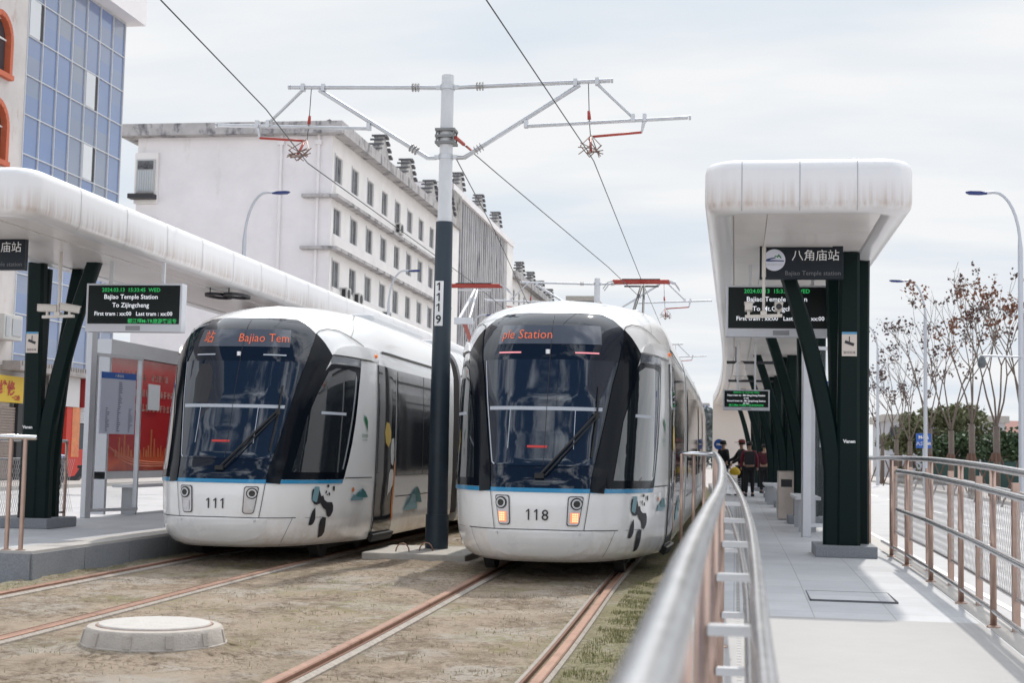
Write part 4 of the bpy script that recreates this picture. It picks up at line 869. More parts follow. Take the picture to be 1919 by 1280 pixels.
for y in (2.05,3.35,4.7,6.2,7.8,9.4,11.0,12.6,14.2,15.45):
    x=kx(y); pp=thing_part('post',t,(x,y,pz(y)))
    mb=MB(); mb.tube([(x,y,pz(y)),(x,y,zr(y)-.02)],.017,12); mb.build('upright',m_post,pp,smooth='all')
    mb=MB(); mb.lathe((x,y,pz(y)),[(0,0),(.05,0),(.05,.008),(.03,.02),(0,.02)],16); mb.build('foot_plate',m_post,pp,smooth='yes')
    mb=MB()
    xi=[a+(c-a)*(y-b)/(d-b) for (a,b),(c,d) in zip(KI,KI[1:]) if b<=y<=d][0] if y<15.3 else x+.11
    for zo in (.22,.52): mb=MB(); mb.box(x+.012,xi+.012,y-.022,y+.022,zr(y)-zo-.024,zr(y)-zo); mb.build('bracket',m_panel,pp)
for x in (-.33,-.44,-.57):
    mb=MB(); mb.tube([(x,15.53,pz(15.5)),(x,15.53,zr(15.5))],.018,10); mb.build('post',m_post,t,smooth='all')
# mesh panel under the near rail is low and open; right-hand rail with wire mesh outside
m_mesh=mat('wire_mesh',(.48,.46,.45),.5,.3)
t=thing('ramp_handrail','brownish steel handrail with wire mesh behind it along the road side of the right ramp','handrail',(1.8,12,.2),'ramp handrails')
KR=[(1.52,18.6),(1.74,18.4),(1.82,17),(1.84,14),(1.86,11),(1.84,8),(1.80,4),(1.78,1)]
mb=MB(); mb.tube(curve([(x,y,zr(y)) for x,y in KR]),.027,14); mb.build('top_rail',m_stain,t,smooth='all')
def kr(y):
    for (a,b),(c,d) in zip(KR[2:],KR[3:]):
        if d<=y<=b: return c+(a-c)*(y-d)/(b-d)
    return 1.82
for zo,r_ in ((.14,.024),(.55,.022)):
    mb=MB(); mb.tube([(kr(y)-.11,y,zr(y)-zo) for y in (15.75,13.6,11,9.2,7.5,5.5,4.3,3)],r_,12); mb.build('inner_rail',m_stain,t,smooth='all')
mb=MB(); mb.tube([(kr(y),y,pz(y)+.12) for y in (18.4,15.6,13.6,11,9.2,7.5,5.5,4.3,3)],.02,10); mb.build('bottom_rail',m_stain,t,smooth='all')
for y in (18.8,17.3,15.86,14.05,12.3,10.85,9.4,7.9):
    x=kr(y) if y<18.5 else 1.70; pp=thing_part('post',t,(x,y,pz(y)))
    mb=MB(); mb.tube([(x,y,pz(y)),(x,y,zr(y)-.02)],.024,12); mb.build('upright',m_post,pp,smooth='all')
    mb=MB(); mb.lathe((x,y,pz(y)),[(0,0),(.05,0),(.05,.008),(.03,.02),(0,.02)],16); mb.build('foot_plate',m_post,pp,smooth='yes')
    for zo in ((.16,.57) if y<15.9 else ()): mb=MB(); mb.tube([(x,y,zr(y)-zo),(x-.11,y,zr(y)-zo)],.012,8); mb.build('bracket',m_panel,pp)
t=thing('mesh_fence','low fence of steel posts and diamond wire mesh between the right ramp and the road','fence',(1.98,12,.1))
for y in [18.4-i*1.55 for i in range(9)]:
    mb=MB(); mb.box(1.955,2.005,y-.03,y+.03,-.1,zr(y)-.1); mb.build('post',m_post,t)
for zz_ in (.17,.92):
    mb=MB(); mb.tube([(1.98,y,zr(y)-zz_) for y in (18.4,15.6,13.6,11,9.2,7.5,5.5)],.016,8); mb.build('rail',m_stain,t,smooth='all')
mb=MB(); y=5.0
H_=.74
while y<18.4:
    for sg in (1,-1):
        a=y if sg>0 else y+H_*.5; b=y+H_*.5 if sg>0 else y
        z0_,z1_=zr(y)-.92,zr(y)-.17
        mb.bar((1.98+.002*sg,a,z0_),(1.98+.002*sg,b,z1_),.0028)
    y+=.07
mb.build('wire_mesh',m_mesh,t)
# left platform railings
t=thing('platform_railing','brown steel railing end in front of the dark column, left edge of the photo','railing',(-7.5,14,.25),'left platform railings')
mb=MB(); mb.tube([(-9.0,14.0,1.45),(-7.24,14.0,1.43)],.027,12); mb.build('top_rail',m_stain,t,smooth='all')
for x in (-7.52,-7.36,-8.6):
    mb=MB(); mb.tube([(x,14,.25),(x,14,1.43)],.024,12); mb.lathe((x,14,.25),[(0,0),(.05,0),(.05,.01),(0,.02)],12); mb.build('post',m_post,t,smooth='yes')
t=thing('platform_railing','steel railing with wire mesh behind the dark column group, left platform','railing',(-10.2,20,.25),'left platform railings')
for z in (1.42,1.15,.35):
    mb=MB(); mb.tube([(-10.0,20.3,z),(-10.0,14,z)],.024 if z>1.3 else .018,10); mb.build('rail',m_stain,t,smooth='all')
for y in (20.3,20.0,18.2,16.4,14.6):
    mb=MB(); mb.tube([(-10.0,y,.2),(-10.0,y,1.42)],.024,10); mb.build('post',m_post,t,smooth='all')
mb=MB(); y=14.
while y<20.2:
    for sg in (1,-1):
        a=y if sg>0 else y+.4; b=y+.4 if sg>0 else y; mb.bar((-10.0+.002*sg,a,.35),(-10.0+.002*sg,b,1.15),.004)
    y+=.06
mb.build('wire_mesh',m_mesh,t)
# ---------------------------------------------------------------- manhole ring
m_mh=mat('cast_concrete',(.42,.38,.34),.85,noise=.2,nscale=10,bump=.4,bscale=70,dark=(.28,.25,.22),dthr=.62,dscale=7)
t=thing('manhole_ring','round raised concrete manhole ring with its lid, left foreground','manhole',(-3.97,9.5,-.04))
mb=MB(); mb.lathe((-3.97,9.5,-.06),[(.0,0),(.50,0),(.497,.075),(.488,.078),(.465,.172),(.452,.186),(.40,.192),(.392,.178),(0,.178)],56); mb.build('ring',m_mh,t,smooth='yes')
mb=MB(); mb.lathe((-3.97,9.5,.106),[(0,0),(.378,0),(.382,.03),(.375,.038),(.34,.040),(0,.042)],56); mb.build('lid',mat('lid_concrete',(.45,.425,.40),.8,noise=.12,nscale=12,bump=.3,bscale=50),t,smooth='yes')
mb=MB()
for k in range(11):
    a=2*math.pi*(k+.3)/11; c,s=math.cos(a),math.sin(a)
    mb.obox((-3.97+.478*c,9.5+.478*s,.064),(.012,.05,.09),(0,R(-13),a))
mb.build('rib',m_mh,t,bevel=.003)
mb=MB(); mb.ann((-3.97,9.5,.13),.381,.394,.004); mb.build('rust_seam',m_rail,t)

# silt washed up round the manhole
rr=random.Random(9); mb=MB(); n=64; V=[]
for r_,z in ((.40,.03),(.50,.028),(.56,.012),(.66,-.02),(.80,-.05)):
    V+=[(-3.97+(r_+(rr.uniform(-.035,.05) if r_>.5 else 0))*math.cos(2*math.pi*k/n),9.5+(r_+(rr.uniform(-.03,.05) if r_>.5 else 0))*math.sin(2*math.pi*k/n),z-.02) for k in range(n)]
o=mesh_obj('silt_mound',V,[(i*n+k,i*n+(k+1)%n,(i+1)*n+(k+1)%n,(i+1)*n+k) for i in range(4) for k in range(n)],m_dirt,smooth='all'); struct(o)
# ---------------------------------------------------------------- overhead line masts
m_mastw=mat('mast_white_paint',(.60,.61,.63),.45,noise=.08,nscale=3); m_mastg=mat('mast_slate_paint',(.03,.045,.062),.4,noise=.25,nscale=3,spec=.3)
m_fit=mat('fitting_grey',(.20,.20,.20),.5,.5)
def mast(label,full=True):
    O=Vector((-4.02,19.2,0)); t=thing('overhead_line_mast',label,'line mast',O,'overhead line masts between the tracks')
    x,y=O.x,O.y; P=lambda X,Z,dy=0:Vector((X,y+dy,Z))
    mb=MB(); mb.tube([P(x,4.56),P(x,6.64)],[.098,.086],24); mb.build('upper_pole',m_mastw,t,smooth='yes')
    mb=MB(); mb.tube([P(x,.52),P(x,4.56)],[.142,.118],24); mb.build('lower_pole',m_mastg,t,smooth='yes')
    mb=MB(); mb.tube([P(x,.06),P(x,.52)],.158,24); mb.build('base_sleeve',m_mastg,t,smooth='yes')
    mb=MB(); mb.box(x-.75,x+.62,y-1.15,y+.5,-.08,.055); mb.build('concrete_footing',m_conc,t,bevel=.02)
    for a in (-.28,-.02):
        mb=MB(); mb.tube([(x+a+.09*math.cos(q),y-.55+a,.055+.11*math.sin(q)) for q in [math.pi*i/8 for i in range(9)]],.009,6); mb.build('lifting_hook',m_rail,t,smooth='all')
    if full:
        mb=MB(); mb.box(x-.075,x+.035,y-.145,y-.11,3.10,3.72); pl=mb.build('number_plate',m_mark,t)
        mb=MB()
        pf=lambda z:plane_fn((x-.02,y-.149,z),(1,0,0),(0,0,1))
        for k,z in enumerate((3.585,3.44,3.295)):
            f_=pf(z); mb.add([f_(-.008,0),f_(.012,0),f_(.012,.115),f_(-.004,.115),f_(-.034,.088),f_(-.034,.070),f_(-.008,.088)],[tuple(range(7))])
        text_on(mb,'9',.16,pf(3.135),bold=.004); mb.build('plate_number',m_ink,pl)
    # clamps
    mb=MB()
    for z in (6.47,5.48): mb.tube([P(x,z-.035),P(x,z+.035)],.105,20); mb.box(x-.16,x+.16,y-.03,y+.03,z-.025,z+.025)
    mb.build('clamp',m_steel,t)
    mb=MB()
    for z in (5.67,5.76,5.85): mb.box(x-.14,x+.14,y-.13,y+.13,z-.018,z+.018)
    for a in (-.12,.12):
        for b in (-.11,.11): mb.tube([(x+a,y+b,5.65),(x+a,y+b,5.87)],.012,6)
    mb.build('bolted_bracket',m_fit,t)
    mb=MB(); 
    for sg in (-1,1): 
        X=lambda d:x+sg*d
        mb.tube([P(X(.13),6.47),P(X(2.28),6.52)],.032,12)
        mb.tube([P(X(.14),5.47),P(X(.26),5.47),P(X(1.86),6.47)],.032,12)
        mb.tube([P(X(1.12),5.90),P(X(3.35),5.985)],.026,10)
        mb.tube([P(X(2.10),6.48),P(X(2.60),6.0)],.022,10)
    mb.build('bracket_tubes',m_steel,t,smooth='yes')
    mb=MB()
    for sg in (-1,1):
        X=lambda d:x+sg*d
        for d in (3.36,2.29): mb.tube([P(X(d),5.985 if d>3 else 6.52),P(X(d+.03),5.986 if d>3 else 6.52)],.034,10)
        for d,z in ((1.80,6.50),(2.10,6.51),(2.60,5.99),(2.76,5.99),(1.12,5.93)): mb.box(X(d)-.025,X(d)+.025,y-.05,y+.05,z-.05,z+.05)
        mb.tube([P(X(2.76),5.98),P(X(2.72),5.78)],[.03,.014],8)
    mb.build('tube_fitting',m_steel,t)
    mb=MB()
    for sg in (-1,1):
        for d,z,a in ((.42,6.478,0),(.46,6.479,0),(.50,6.48,0),(.42,5.57,1),(.46,5.595,1),(.50,5.62,1)):
            dr=Vector((sg,0,.62 if a else .02)).normalized(); p=P(x+sg*d,z); mb.tube([p-dr*.006,p+dr*.006],.062,14)
    mb.build('insulator',mat('insulator_grey',(.25,.23,.22),.3,coat=.4),t,smooth='yes')
    for sg in (-1,1):
        X=lambda d:x+sg*d
        mb=MB(); mb.tube([P(X(2.72),5.79),P(X(2.05),5.74)],.018,8); mb.build('registration_arm',m_red,t,smooth='all')
        mb=MB(); mb.tube([P(X(1.98),6.48),P(X(2.0),5.98),P(X(2.02),5.74)],.006,6); mb.build('drop_wire',m_wire,t)
        mb=MB(); mb.tube([P(X(1.99),6.1),P(X(2.0),5.98)],[.02,.026],8); mb.tube([P(X(2.03),5.7,-.1),P(X(2.06),5.46,-.3)],.018,8); mb.build('rod_insulator',m_red,t,smooth='all')
        # cage of small rods round the clamp
        rr=random.Random(4+sg); mb=MB(); c=P(X(2.05),5.50,-.25)
        for k in range(9):
            a=rr.uniform(0,6.28); h=rr.uniform(-.10,.12); q=c+Vector((math.cos(a)*.17,math.sin(a)*.25,h)); q2=c+Vector((math.cos(a+2)*.14,math.sin(a+2)*.2,-h*.7)); mb.tube([q,q2],.007,5)
        for k in (-.14,.14): mb.tube([P(X(2.03),5.76),c+Vector((k,0,.06)),c+Vector((0,-.1,-.12))],.007,5)
        mb.tube([c+Vector((0,.35,.06)),c+Vector((0,-.35,-.12))],.02,6); mb.build('suspension_clamp',mat('clamp_copper',(.20,.13,.11),.5,.5),t)
    return t
M1=mast('tall mast numbered 1119, white above and slate grey below, between the trams')
# farther masts
M2=mast('second overhead line mast, its top showing above the roof of tram 118',False)
M2.location=(bend(-4.02,42),42,0)
for i,(y,l) in enumerate(((65,'third overhead line mast in the distance beside tram 118'),(88,'fourth overhead line mast, far down the track'),(111,'fifth overhead line mast, farthest and smallest down the track'))): dup(M2,(bend(-4.02,y),y,0),label=l)
# wires
def wire(label,P,r=.0075,grp='overhead wires'):
    mb=MB(); mb.tube(P,r,6); o=mb.build('contact_wire',m_wire,loc=P[0]); tag(o,label,'overhead wire',grp)
wire('contact wire crossing the photo top and reaching the pantograph of tram 118',[(-2.75,5,5.6),(-2.28,12.5,5.5),(-1.98,18.6,5.42),(-1.95,19.2,5.40),(-2.08,31.2,5.27),(-2.2,42,5.25),(-3.0,65,5.25),(-4.6,88,5.25),(-6.8,111,5.25)])
wire('contact wire crossing the top left and reaching the pantograph of tram 111',[(-4.65,5,5.6),(-5.3,12.25,5.5),(-5.69,16.4,5.5),(-6.02,19.2,5.42),(-5.98,32.0,5.27),(-6.3,42,5.25),(-6.9,65,5.25),(-8.5,88,5.25),(-10.6,111,5.25)])
wire('feeder wire leaving the mast 1119 bracket towards the right contact wire',[(-3.86,19.1,5.72),(-3.62,21.0,5.62),(-2.62,29,5.25),(-2.2,33,5.05)],.0075)
wire('feeder wire leaving the mast 1119 bracket towards the roof of tram 118',[(-3.90,19.2,5.5),(-4.3,25,5.35),(-4.9,34,4.8),(-5.3,41,4.5)],.008)
mb=MB(); mb.tube([(-3.87,19.1,5.735),(-3.82,19.45,5.712)],.026,8); mb.tube([(-3.80,19.55,5.705),(-3.76,19.85,5.69)],.016,8); tag(mb.build('strain_insulator',m_red,loc=(-3.8,19.5,5.7)),'short red strain insulator at the start of the right feeder wire by mast 1119','insulator')
# ---------------------------------------------------------------- street lamps
m_lampb=mat('lamp_head_blue',(.01,.03,.16),.35); m_lpole=mat('lamp_pole_grey',(.50,.52,.56),.4,.3)
def lamp(label,x,y,sg,grp,h=9.45):
    t=thing('street_lamp',label,'street lamp',(x,y,0),grp)
    pts=[(x,y,0),(x,y,h-1.7)]+[(x+sg*.72*(1-math.cos(a)),y,h-1.7+1.62*math.sin(a)) for a in [math.pi/2*i/8 for i in range(1,9)]]+[(x+sg*.98,y,h-.10)]
    mb=MB(); mb.tube(pts,[.095,.07]+[.045]*(len(pts)-2),12); mb.build('pole',m_lpole,t,smooth='yes')
    mb=MB(); c=x+sg*1.20; mb.add([(c+a*.68*sg,y+b*.8,z*.8+h-.1) for a,b,z in ((-.42,-.06,0),(-.42,.06,0),(-.15,.13,.05),(.30,.14,.06),(.46,.06,.05),(.46,-.06,.05),(.30,-.14,.06),(-.15,-.13,.05),(-.42,-.05,-.05),(-.42,.05,-.05),(-.1,.12,-.06),(.3,.12,-.04),(.44,.05,.0),(.44,-.05,.0),(.3,-.12,-.04),(-.1,-.12,-.06))],[(0,1,2,3,4,5,6,7),(15,14,13,12,11,10,9,8)]+[(0,1,9,8),(1,2,10,9),(2,3,11,10),(3,4,12,11),(4,5,13,12),(5,6,14,13),(6,7,15,14),(7,0,8,15)]); mb.build('lamp_head',m_lampb,t)
for y,l in ((42.4,'tall curved street lamp at the right edge of the photo, nearest of the right row'),(63.2,'curved street lamp among the bare trees, right of the green columns'),(84,'distant street lamp pole behind the bare trees beside the columns'),(105,'farthest street lamp of the right row')): lamp(l,8.07,y,-1,'street lamps along the right road',9.3)
for y,l in ((45,'curved street lamp with blue head in front of the blank gable wall'),(65,'curved street lamp with blue head just left of mast 1119'),(86,'far street lamp of the left row, mostly hidden behind mast 1119')): lamp(l,-16.2,y,1,'street lamps along the left road',9.98)
t=thing('camera_arm','long white arm with a dark dome camera reaching from the nearest right street lamp','security camera',(8.05,42.2,4.2))
mb=MB(); mb.tube([(8.05,42.2,4.42),(6.95,42.2,4.45)],.03,8); mb.build('arm',m_lpole,t)
mb=MB(); mb.lathe((6.95,42.2,4.08),[(0,0),(.09,.03),(.12,.10),(.12,.2),(.10,.28),(.04,.36),(0,.36)],16); mb.build('dome',mat('dome_grey',(.10,.11,.12),.3),t,smooth='yes')
t=thing('utility_pole','grey concrete utility pole with a crossarm behind the rightmost bare tree','utility pole',(10.6,55,0))
mb=MB(); mb.tube([(10.6,55,0),(10.6,55,7.0)],[.19,.13],12); mb.build('pole',m_conc,t,smooth='yes')
mb=MB(); mb.box(9.9,11.4,54.9,55.0,6.85,6.93); mb.build('crossarm',m_steel,t)
for x in (10.0,11.2):
    mb=MB(); mb.tube([(x,55,6.93),(x,55,7.1)],.03,6); mb.build('insulator',m_fit,t)
# ---------------------------------------------------------------- buildings
m_aptw=mat('gable_plaster',(.82,.79,.80),.85,noise=.08,nscale=.5,dark=(.66,.63,.61),dthr=.60,dscale=.5,dstretch=(1,1,.3))
m_aptf=mat('facade_plaster',(.84,.81,.79),.85,noise=.10,nscale=.6,dark=(.58,.55,.53),dthr=.64,dscale=1.5,dstretch=(1,1,.35))
m_corn=mat('stained_cornice',(.46,.44,.44),.9,noise=.25,nscale=1.2,dark=(.13,.13,.14),dthr=.50,dscale=1.1,dstretch=(1,1,.5))
m_tile=mat('dark_roof_tile',(.13,.13,.14),.85,noise=.4,nscale=3)
m_wf=mat('window_frame',(.50,.50,.50),.5); m_curt=mat('curtain_grey',(.17,.175,.185),.9,noise=.3,nscale=2,dark=(.05,.05,.06),dthr=.5,dscale=.8)
def windows(parent,X,rects,glass,nrmx=1,dep=.12,mull=True):
    for y0,y1,z0,z1 in rects:
        mb=MB(); f=.05; x=X-nrmx*dep
        for a,b,c,d in ((y0,y1,z0,z0+f),(y0,y1,z1-f,z1),(y0,y0+f,z0+f,z1-f),(y1-f,y1,z0+f,z1-f))+((( (y0+y1)/2-.02,(y0+y1)/2+.02,z0+f,z1-f),) if mull else ()): mb.box(x-.03,x+.03,a,b,c,d)
        w_=mb.build('window',m_wf,parent); mb=MB(); mb.box(x-.015,x-.005,y0+f/2,y1-f/2,z0+f/2,z1-f/2); mb.build('pane',glass,w_)
t=thing('apartment_building','white apartment block with a blank gable and stained cornice behind the left canopy','building',(-30,85.6,0))
X0=-25.2; mb=MB(); H_=[]; rects=[]
for k in range(9):
    yc=87.0+4.05*k+(.0)
    for r_ in range(6):
        zt=20.07-3.35*r_; 
        if zt-1.65<0: continue
        H_.append((yc-.85-85.6,yc+.90-85.6,zt-1.72,zt+.03)); rects.append((yc-.85,yc+.90,zt-1.72,zt+.03))
wall_holes(mb,(X0,85.6,0),(0,1,0),(0,0,1),36.1,21.3,H_,.2,(1,0,0))
mb.add([(-38.2,85.6,0),(X0,85.6,0),(X0,85.6,21.3),(-38.2,85.6,21.3)],[(0,1,2,3)]); mb.add([(-38.2,85.6,0),(-38.2,121.7,0),(-38.2,121.7,21.3),(-38.2,85.6,21.3),(X0,121.7,0),(X0,121.7,21.3)],[(0,1,2,3),(1,4,5,2)])
mb.build('wall',m_aptf,t)
mb=MB(); mb.box(-38.15,X0-.05,85.57,85.6,0,21.28); mb.build('gable_face',m_aptw,t)
mb=MB(); mb.add([(-39.2,84.7,21.2),(-24.4,84.7,21.2),(-24.4,121.7,21.35),(-39.2,121.7,21.35),(-39.2,84.7,21.95),(-24.4,84.7,21.95),(-24.4,121.7,21.95),(-39.2,121.7,21.95)],[(0,3,2,1),(4,5,6,7),(0,1,5,4),(1,2,6,5),(2,3,7,6),(3,0,4,7)]); mb.build('cornice',m_corn,t)
mb=MB()
for zt in (17.3,14.0,10.7,7.3,4.0): mb.box(X0+.0,X0+.55,85.1,121.7,zt-.10,zt+.10); mb.box(-27.0,X0,85.0,85.56,zt-.10,zt+.10)
mb.build('ledge',m_corn,t)
mb=MB()
for zt in (20.07-1.68-.08,16.72-1.68-.08,13.37-1.76,10.0-1.76): mb.box(X0,X0+.10,86,121.6,zt-.05,zt+.04)
mb.build('sill_course',m_aptw,t)
windows(t,X0,rects,m_curt)
mb=MB()
for zt in (20.07-1.68-.14,16.72-1.68-.14,13.37-1.68-.14,10.02-1.68-.14): mb.box(X0,X0+.16,86,121.6,zt-1.02+.12,zt-.02)
mb.build('spandrel_band',m_aptf,t)
mb=MB()
for k in range(9):
    for r_ in range(4):
        yc=87.0+4.05*k; zt=20.07-3.35*r_
        if (k*3+r_)%4!=1: mb.box(X0+.001,X0+.03,yc-1.0,yc-.87,zt-1.75,zt+.12)
mb.build('window_side_trim',m_grey,t)
for i,(x,n_) in enumerate(((-28.55,'a'),(-26.1,'b'))):
    mb=MB(); mb.tube([(x,85.45,21.2),(x,85.45,0)],.10,8); mb.box(x-.2,x+.2,85.3,85.56,20.6,20.9); mb.build('drain_pipe',m_aptw,t)
# corner bay with barred windows on the far left of the gable
mb=MB(); mb.box(-38.25,-36.7,85.35,85.56,16.9,20.2); mb.box(-38.25,-36.7,85.35,85.56,13,16.0); mb.build('corner_panel',m_aptf,t)
for z0_,z1_ in ((17.6,19.75),(14.2,15.9)):
    mb=MB(); mb.box(-38.1,-36.85,85.22,85.34,z0_,z1_); w_=mb.build('window',m_wf,t)
    mb=MB(); mb.box(-38.0,-36.95,85.19,85.21,z0_+.1,z1_-.75); mb.build('pane',mat('bright_pane',(.6,.64,.66),.4),w_)
    mb=MB(); mb.box(-38.0,-36.95,85.19,85.21,z1_-.65,z1_-.1); mb.build('pane',m_curt,w_)
    mb=MB()
    for k in range(7): mb.box(-38.0+k*.16,-37.96+k*.16,85.1,85.13,z0_+.05,z1_-.7)
    mb.build('window_bars',m_grey,w_)
mb=MB(); mb.box(-38.4,-36.7,84.7,85.35,17.15,17.45); mb.build('window_box',m_ink,t)
mb=MB(); mb.add([(-39.4,84.4,15.9),(-38.25,84.4,15.9),(-38.25,85.35,16.4),(-39.4,85.35,16.4),(-39.4,84.4,15.8),(-38.25,84.4,15.8)],[(0,1,2,3),(0,1,5,4)]); mb.build('awning',m_ink,t)
# stepped roof ornaments
def stepped(mb,X,Y,Z,w_=2.6,n=5,m=None):
    for k in range(n):
        hw=w_/2*(1-k/n*.75); mb.box(X-.7,X+.9,Y-hw,Y+hw,Z+k*.42,Z+k*.42+.30)
def ornaments(t,X,ys,Z,s=1):
    for y in ys:
        mb=MB(); steps=[(2.1,0,.55),(1.6,.55,1.05),(1.1,1.05,1.55),(.6,1.55,2.0)]; tl=MB()
        for hw,a,b in steps: mb.box(X-.5,X,y-hw*s,y+hw*s,Z+a*s,Z+b*s-.002)
        for i,(hw,a,b) in enumerate(steps):
            nx=steps[i+1][0] if i<3 else 0
            for sg in (-1,1):
                y0_,y1_=y+sg*nx*s,y+sg*(hw+.16)*s; zt=Z+b*s
                for q in range(2): # pairs of tile ends
                    tl.add([(X-.75,y0_,zt+.14-.0*q),(X+.22,y0_,zt+.14),(X+.22,y1_,zt+.03),(X-.75,y1_,zt+.03),(X-.75,y0_,zt-.0),(X+.22,y0_,zt-.0),(X+.22,y1_,zt-.12),(X-.75,y1_,zt-.12)],[(0,1,2,3),(4,7,6,5),(1,5,6,2),(0,3,7,4),(2,6,7,3),(0,4,5,1)])
                    break
        g_=mb.build('roof_gable',mat('roof_gable_plaster',(.56,.54,.53),.9,noise=.25,nscale=2,dark=(.22,.22,.23),dthr=.56,dscale=1.5,dstretch=(2,2,.5)),t); tl.build('gable_tiles',m_tile,g_)
ornaments(t,-24.7,(96.5,104.6,113,120.3),21.95,.82)
mb=MB(); mb.box(-27.3,-25.6,88.5,91,21.95,22.25); mb.add([(-27.7,88,22.25),(-25.3,88,22.25),(-25.3,91.5,22.25),(-27.7,91.5,22.25),(-26.2,88,22.85),(-26.2,91.5,22.85)],[(0,1,4),(1,2,5,4),(2,3,5),(3,0,4,5),(0,3,2,1)]); mb.build('roof_hut',m_tile,t)
# second block with vertical streaks
m_streak=mat('streaked_white_wall',(.52,.51,.52),.9,noise=.15,nscale=.8,dark=(.10,.10,.12),dthr=.50,dscale=1,dstretch=(3,3,.16))
t=thing('apartment_building','taller streaked white block with vertical ribs and no windows, right of mast 1119','building',(-30,121.8,0))
mb=MB(); mb.box(-40,-25.5,121.8,157,0,24.6); mb.build('wall',m_streak,t)
mb=MB(); mb.box(-40.3,-24.8,121.5,157.3,24.6,25.2); mb.build('cornice',m_aptw,t)
mb=MB()
for k in range(24): mb.box(-25.5,-25.05,126+k*1.12,126.42+k*1.12,0,24.55)
mb.build('vertical_ribs',m_streak,t)
mb=MB(); mb.box(-25.5,-24.9,153,157,0,24.58); mb.build('corner_pier',m_aptf,t); mb=MB(); mb.box(-25.5,-24.9,121.8,125.4,0,21.5); mb.build('corner_pier',m_aptf,t)
mb=MB(); mb.box(-40.1,-24.75,121.6,121.79,20,25.3); mb.box(-25.6,-24.7,121.9,125.4,21.5,24.6); mb.box(-33,-25.5,114,121.78,22.0,23.3); mb.build('stained_parapet',m_concd,t)
ornaments(t,-25,(126,137,147),25.2,.82)
t=thing('apartment_building','third pale apartment block at the far end of the left row, just above tram 118','building',(-30,158,0))
mb=MB(); H_=[];rects=[]
for k in range(9):
    for r_ in range(6):
        zt=20.2-3.35*r_
        H_.append((1.5+4.05*k,2.9+4.05*k,zt-1.7,zt)); rects.append((159.5+4.05*k,160.9+4.05*k,zt-1.7,zt))
wall_holes(mb,(-25.2,158,0),(0,1,0),(0,0,1),38,21.3,H_,.3,(1,0,0)); mb.box(-38,-25.5,158,196,0,21.28); mb.build('wall',m_aptf,t)
windows(t,-25.2,rects[:30],m_curt,mull=False)
mb=MB(); mb.box(-39,-24.4,157.4,196,21.3,22.0); mb.build('cornice',m_corn,t); ornaments(t,-24.8,(163,172,181,190),22.0,.85)
# air conditioners
m_ac=mat('ac_white',(.55,.54,.52),.6,noise=.1)
for i,(y,z,l) in enumerate(((102.3,17.9,'air conditioner on the upper sill of the apartment front, fourth window along'),(117.2,17.6,'air conditioner on the upper sill of the apartment front beside mast 1119'),(88.2,11.4,'air conditioner low on the apartment front, leftmost of the close pair'),(91.3,11.4,'air conditioner low on the apartment front, right one of the close pair'),(99.2,11.0,'lone air conditioner low on the apartment front, right of the close pair'))):
    t=thing('air_conditioner',l,'air conditioner',(-24.9,y,z-.4),'air conditioners on the apartment front')
    mb=MB(); mb.box(-25.1,-24.6,y-.5,y+.5,z-.4,z+.4); mb.build('casing',m_ac,t,bevel=.03)
    mb=MB(); mb.tube([(-24.6,y-.1,z),(-24.57,y-.1,z)],.3,18); mb.box(-24.95,-24.7,y-.515,y-.503,z-.3,z+.3); mb.build('fan_grille',m_ink,t)
# blue glass building
m_bglass=mat('blue_curtain_glass',(.10,.17,.36),.06,spec=1,coat=.6)
nn_,ll_,bb_=nodes(m_bglass); oi=nn_('ShaderNodeNewGeometry'); sn=nn_('ShaderNodeVectorMath'); sn.operation='SNAP'; sn.inputs[1].default_value=(50,1.19,1.48); of=nn_('ShaderNodeVectorMath'); of.inputs[1].default_value=(0,-.52,-1.0+.02); ll_(oi.outputs['Position'],of.inputs[0]); ll_(of.outputs[0],sn.inputs[0]); wn_=nn_('ShaderNodeTexWhiteNoise'); ll_(sn.outputs[0],wn_.inputs[0])
rp=nn_('ShaderNodeValToRGB'); rp.color_ramp.elements[0].color=(.20,.235,.31,1); rp.color_ramp.elements[1].color=(.12,.195,.40,1); ll_(wn_.outputs[0],rp.inputs[0]); ll_(rp.outputs[0],bb_.inputs['Base Color'])
t=thing('office_building','blue glass curtain wall office building at the upper left','building',(-30,52,0))
mb=MB(); mb.box(-36,-26.15,47.3,56.5,0,20.4); mb.build('wall',mat('office_white',(.62,.60,.60),.8,noise=.08,nscale=.6,dark=(.45,.40,.38),dthr=.64,dscale=.8,dstretch=(1,1,.3)),t)
mb=MB(); mb.box(-37,-25.3,47.3,57.0,19.5,24); mb.build('roof_slab',m_aptw,t)
mb=MB(); mb.box(-26.14,-26.03,48.2,56.46,4.3,19.48); cw=mb.build('curtain_glass',m_bglass,t)
mb=MB()
for k in range(8): y=48.15+k*1.19; mb.box(-26.03,-25.97,y-.02,y+.02,4.3,19.48)
for k in range(11): z=19.45-1.48*k; mb.box(-26.03,-25.975,48.2,56.46,z-.02,z+.02)
mb.build('mullions',m_panel,cw)
for y,z in ((48.15+1.19*4,19.45-1.48*3),(48.15+1.19*4,19.45-1.48*5),(48.15,19.45-1.48*2)):
    mb=MB(); mb.obox((-26.0,y+.50,z+.74),(.05,.80,1.40),(0,0,R(0))); cs=mb.build('open_window',mat('open_pane',(.66,.68,.70),.3),t)
    mb=MB(); mb.box(-26.02,-25.99,y+.90,y+1.14,z+.05,z+1.42); mb.build('window_gap',m_ink,cs)
mb=MB(); mb.box(-26.15,-25.2,47.3,57,4.0,4.18)
for k in range(48): mb.box(-25.9,-25.2,47.3+k*.2,47.4+k*.2,4.18,4.34)
mb.build('tiled_eave',mat('eave_grey',(.34,.31,.30),.9,noise=.3,nscale=4),t)
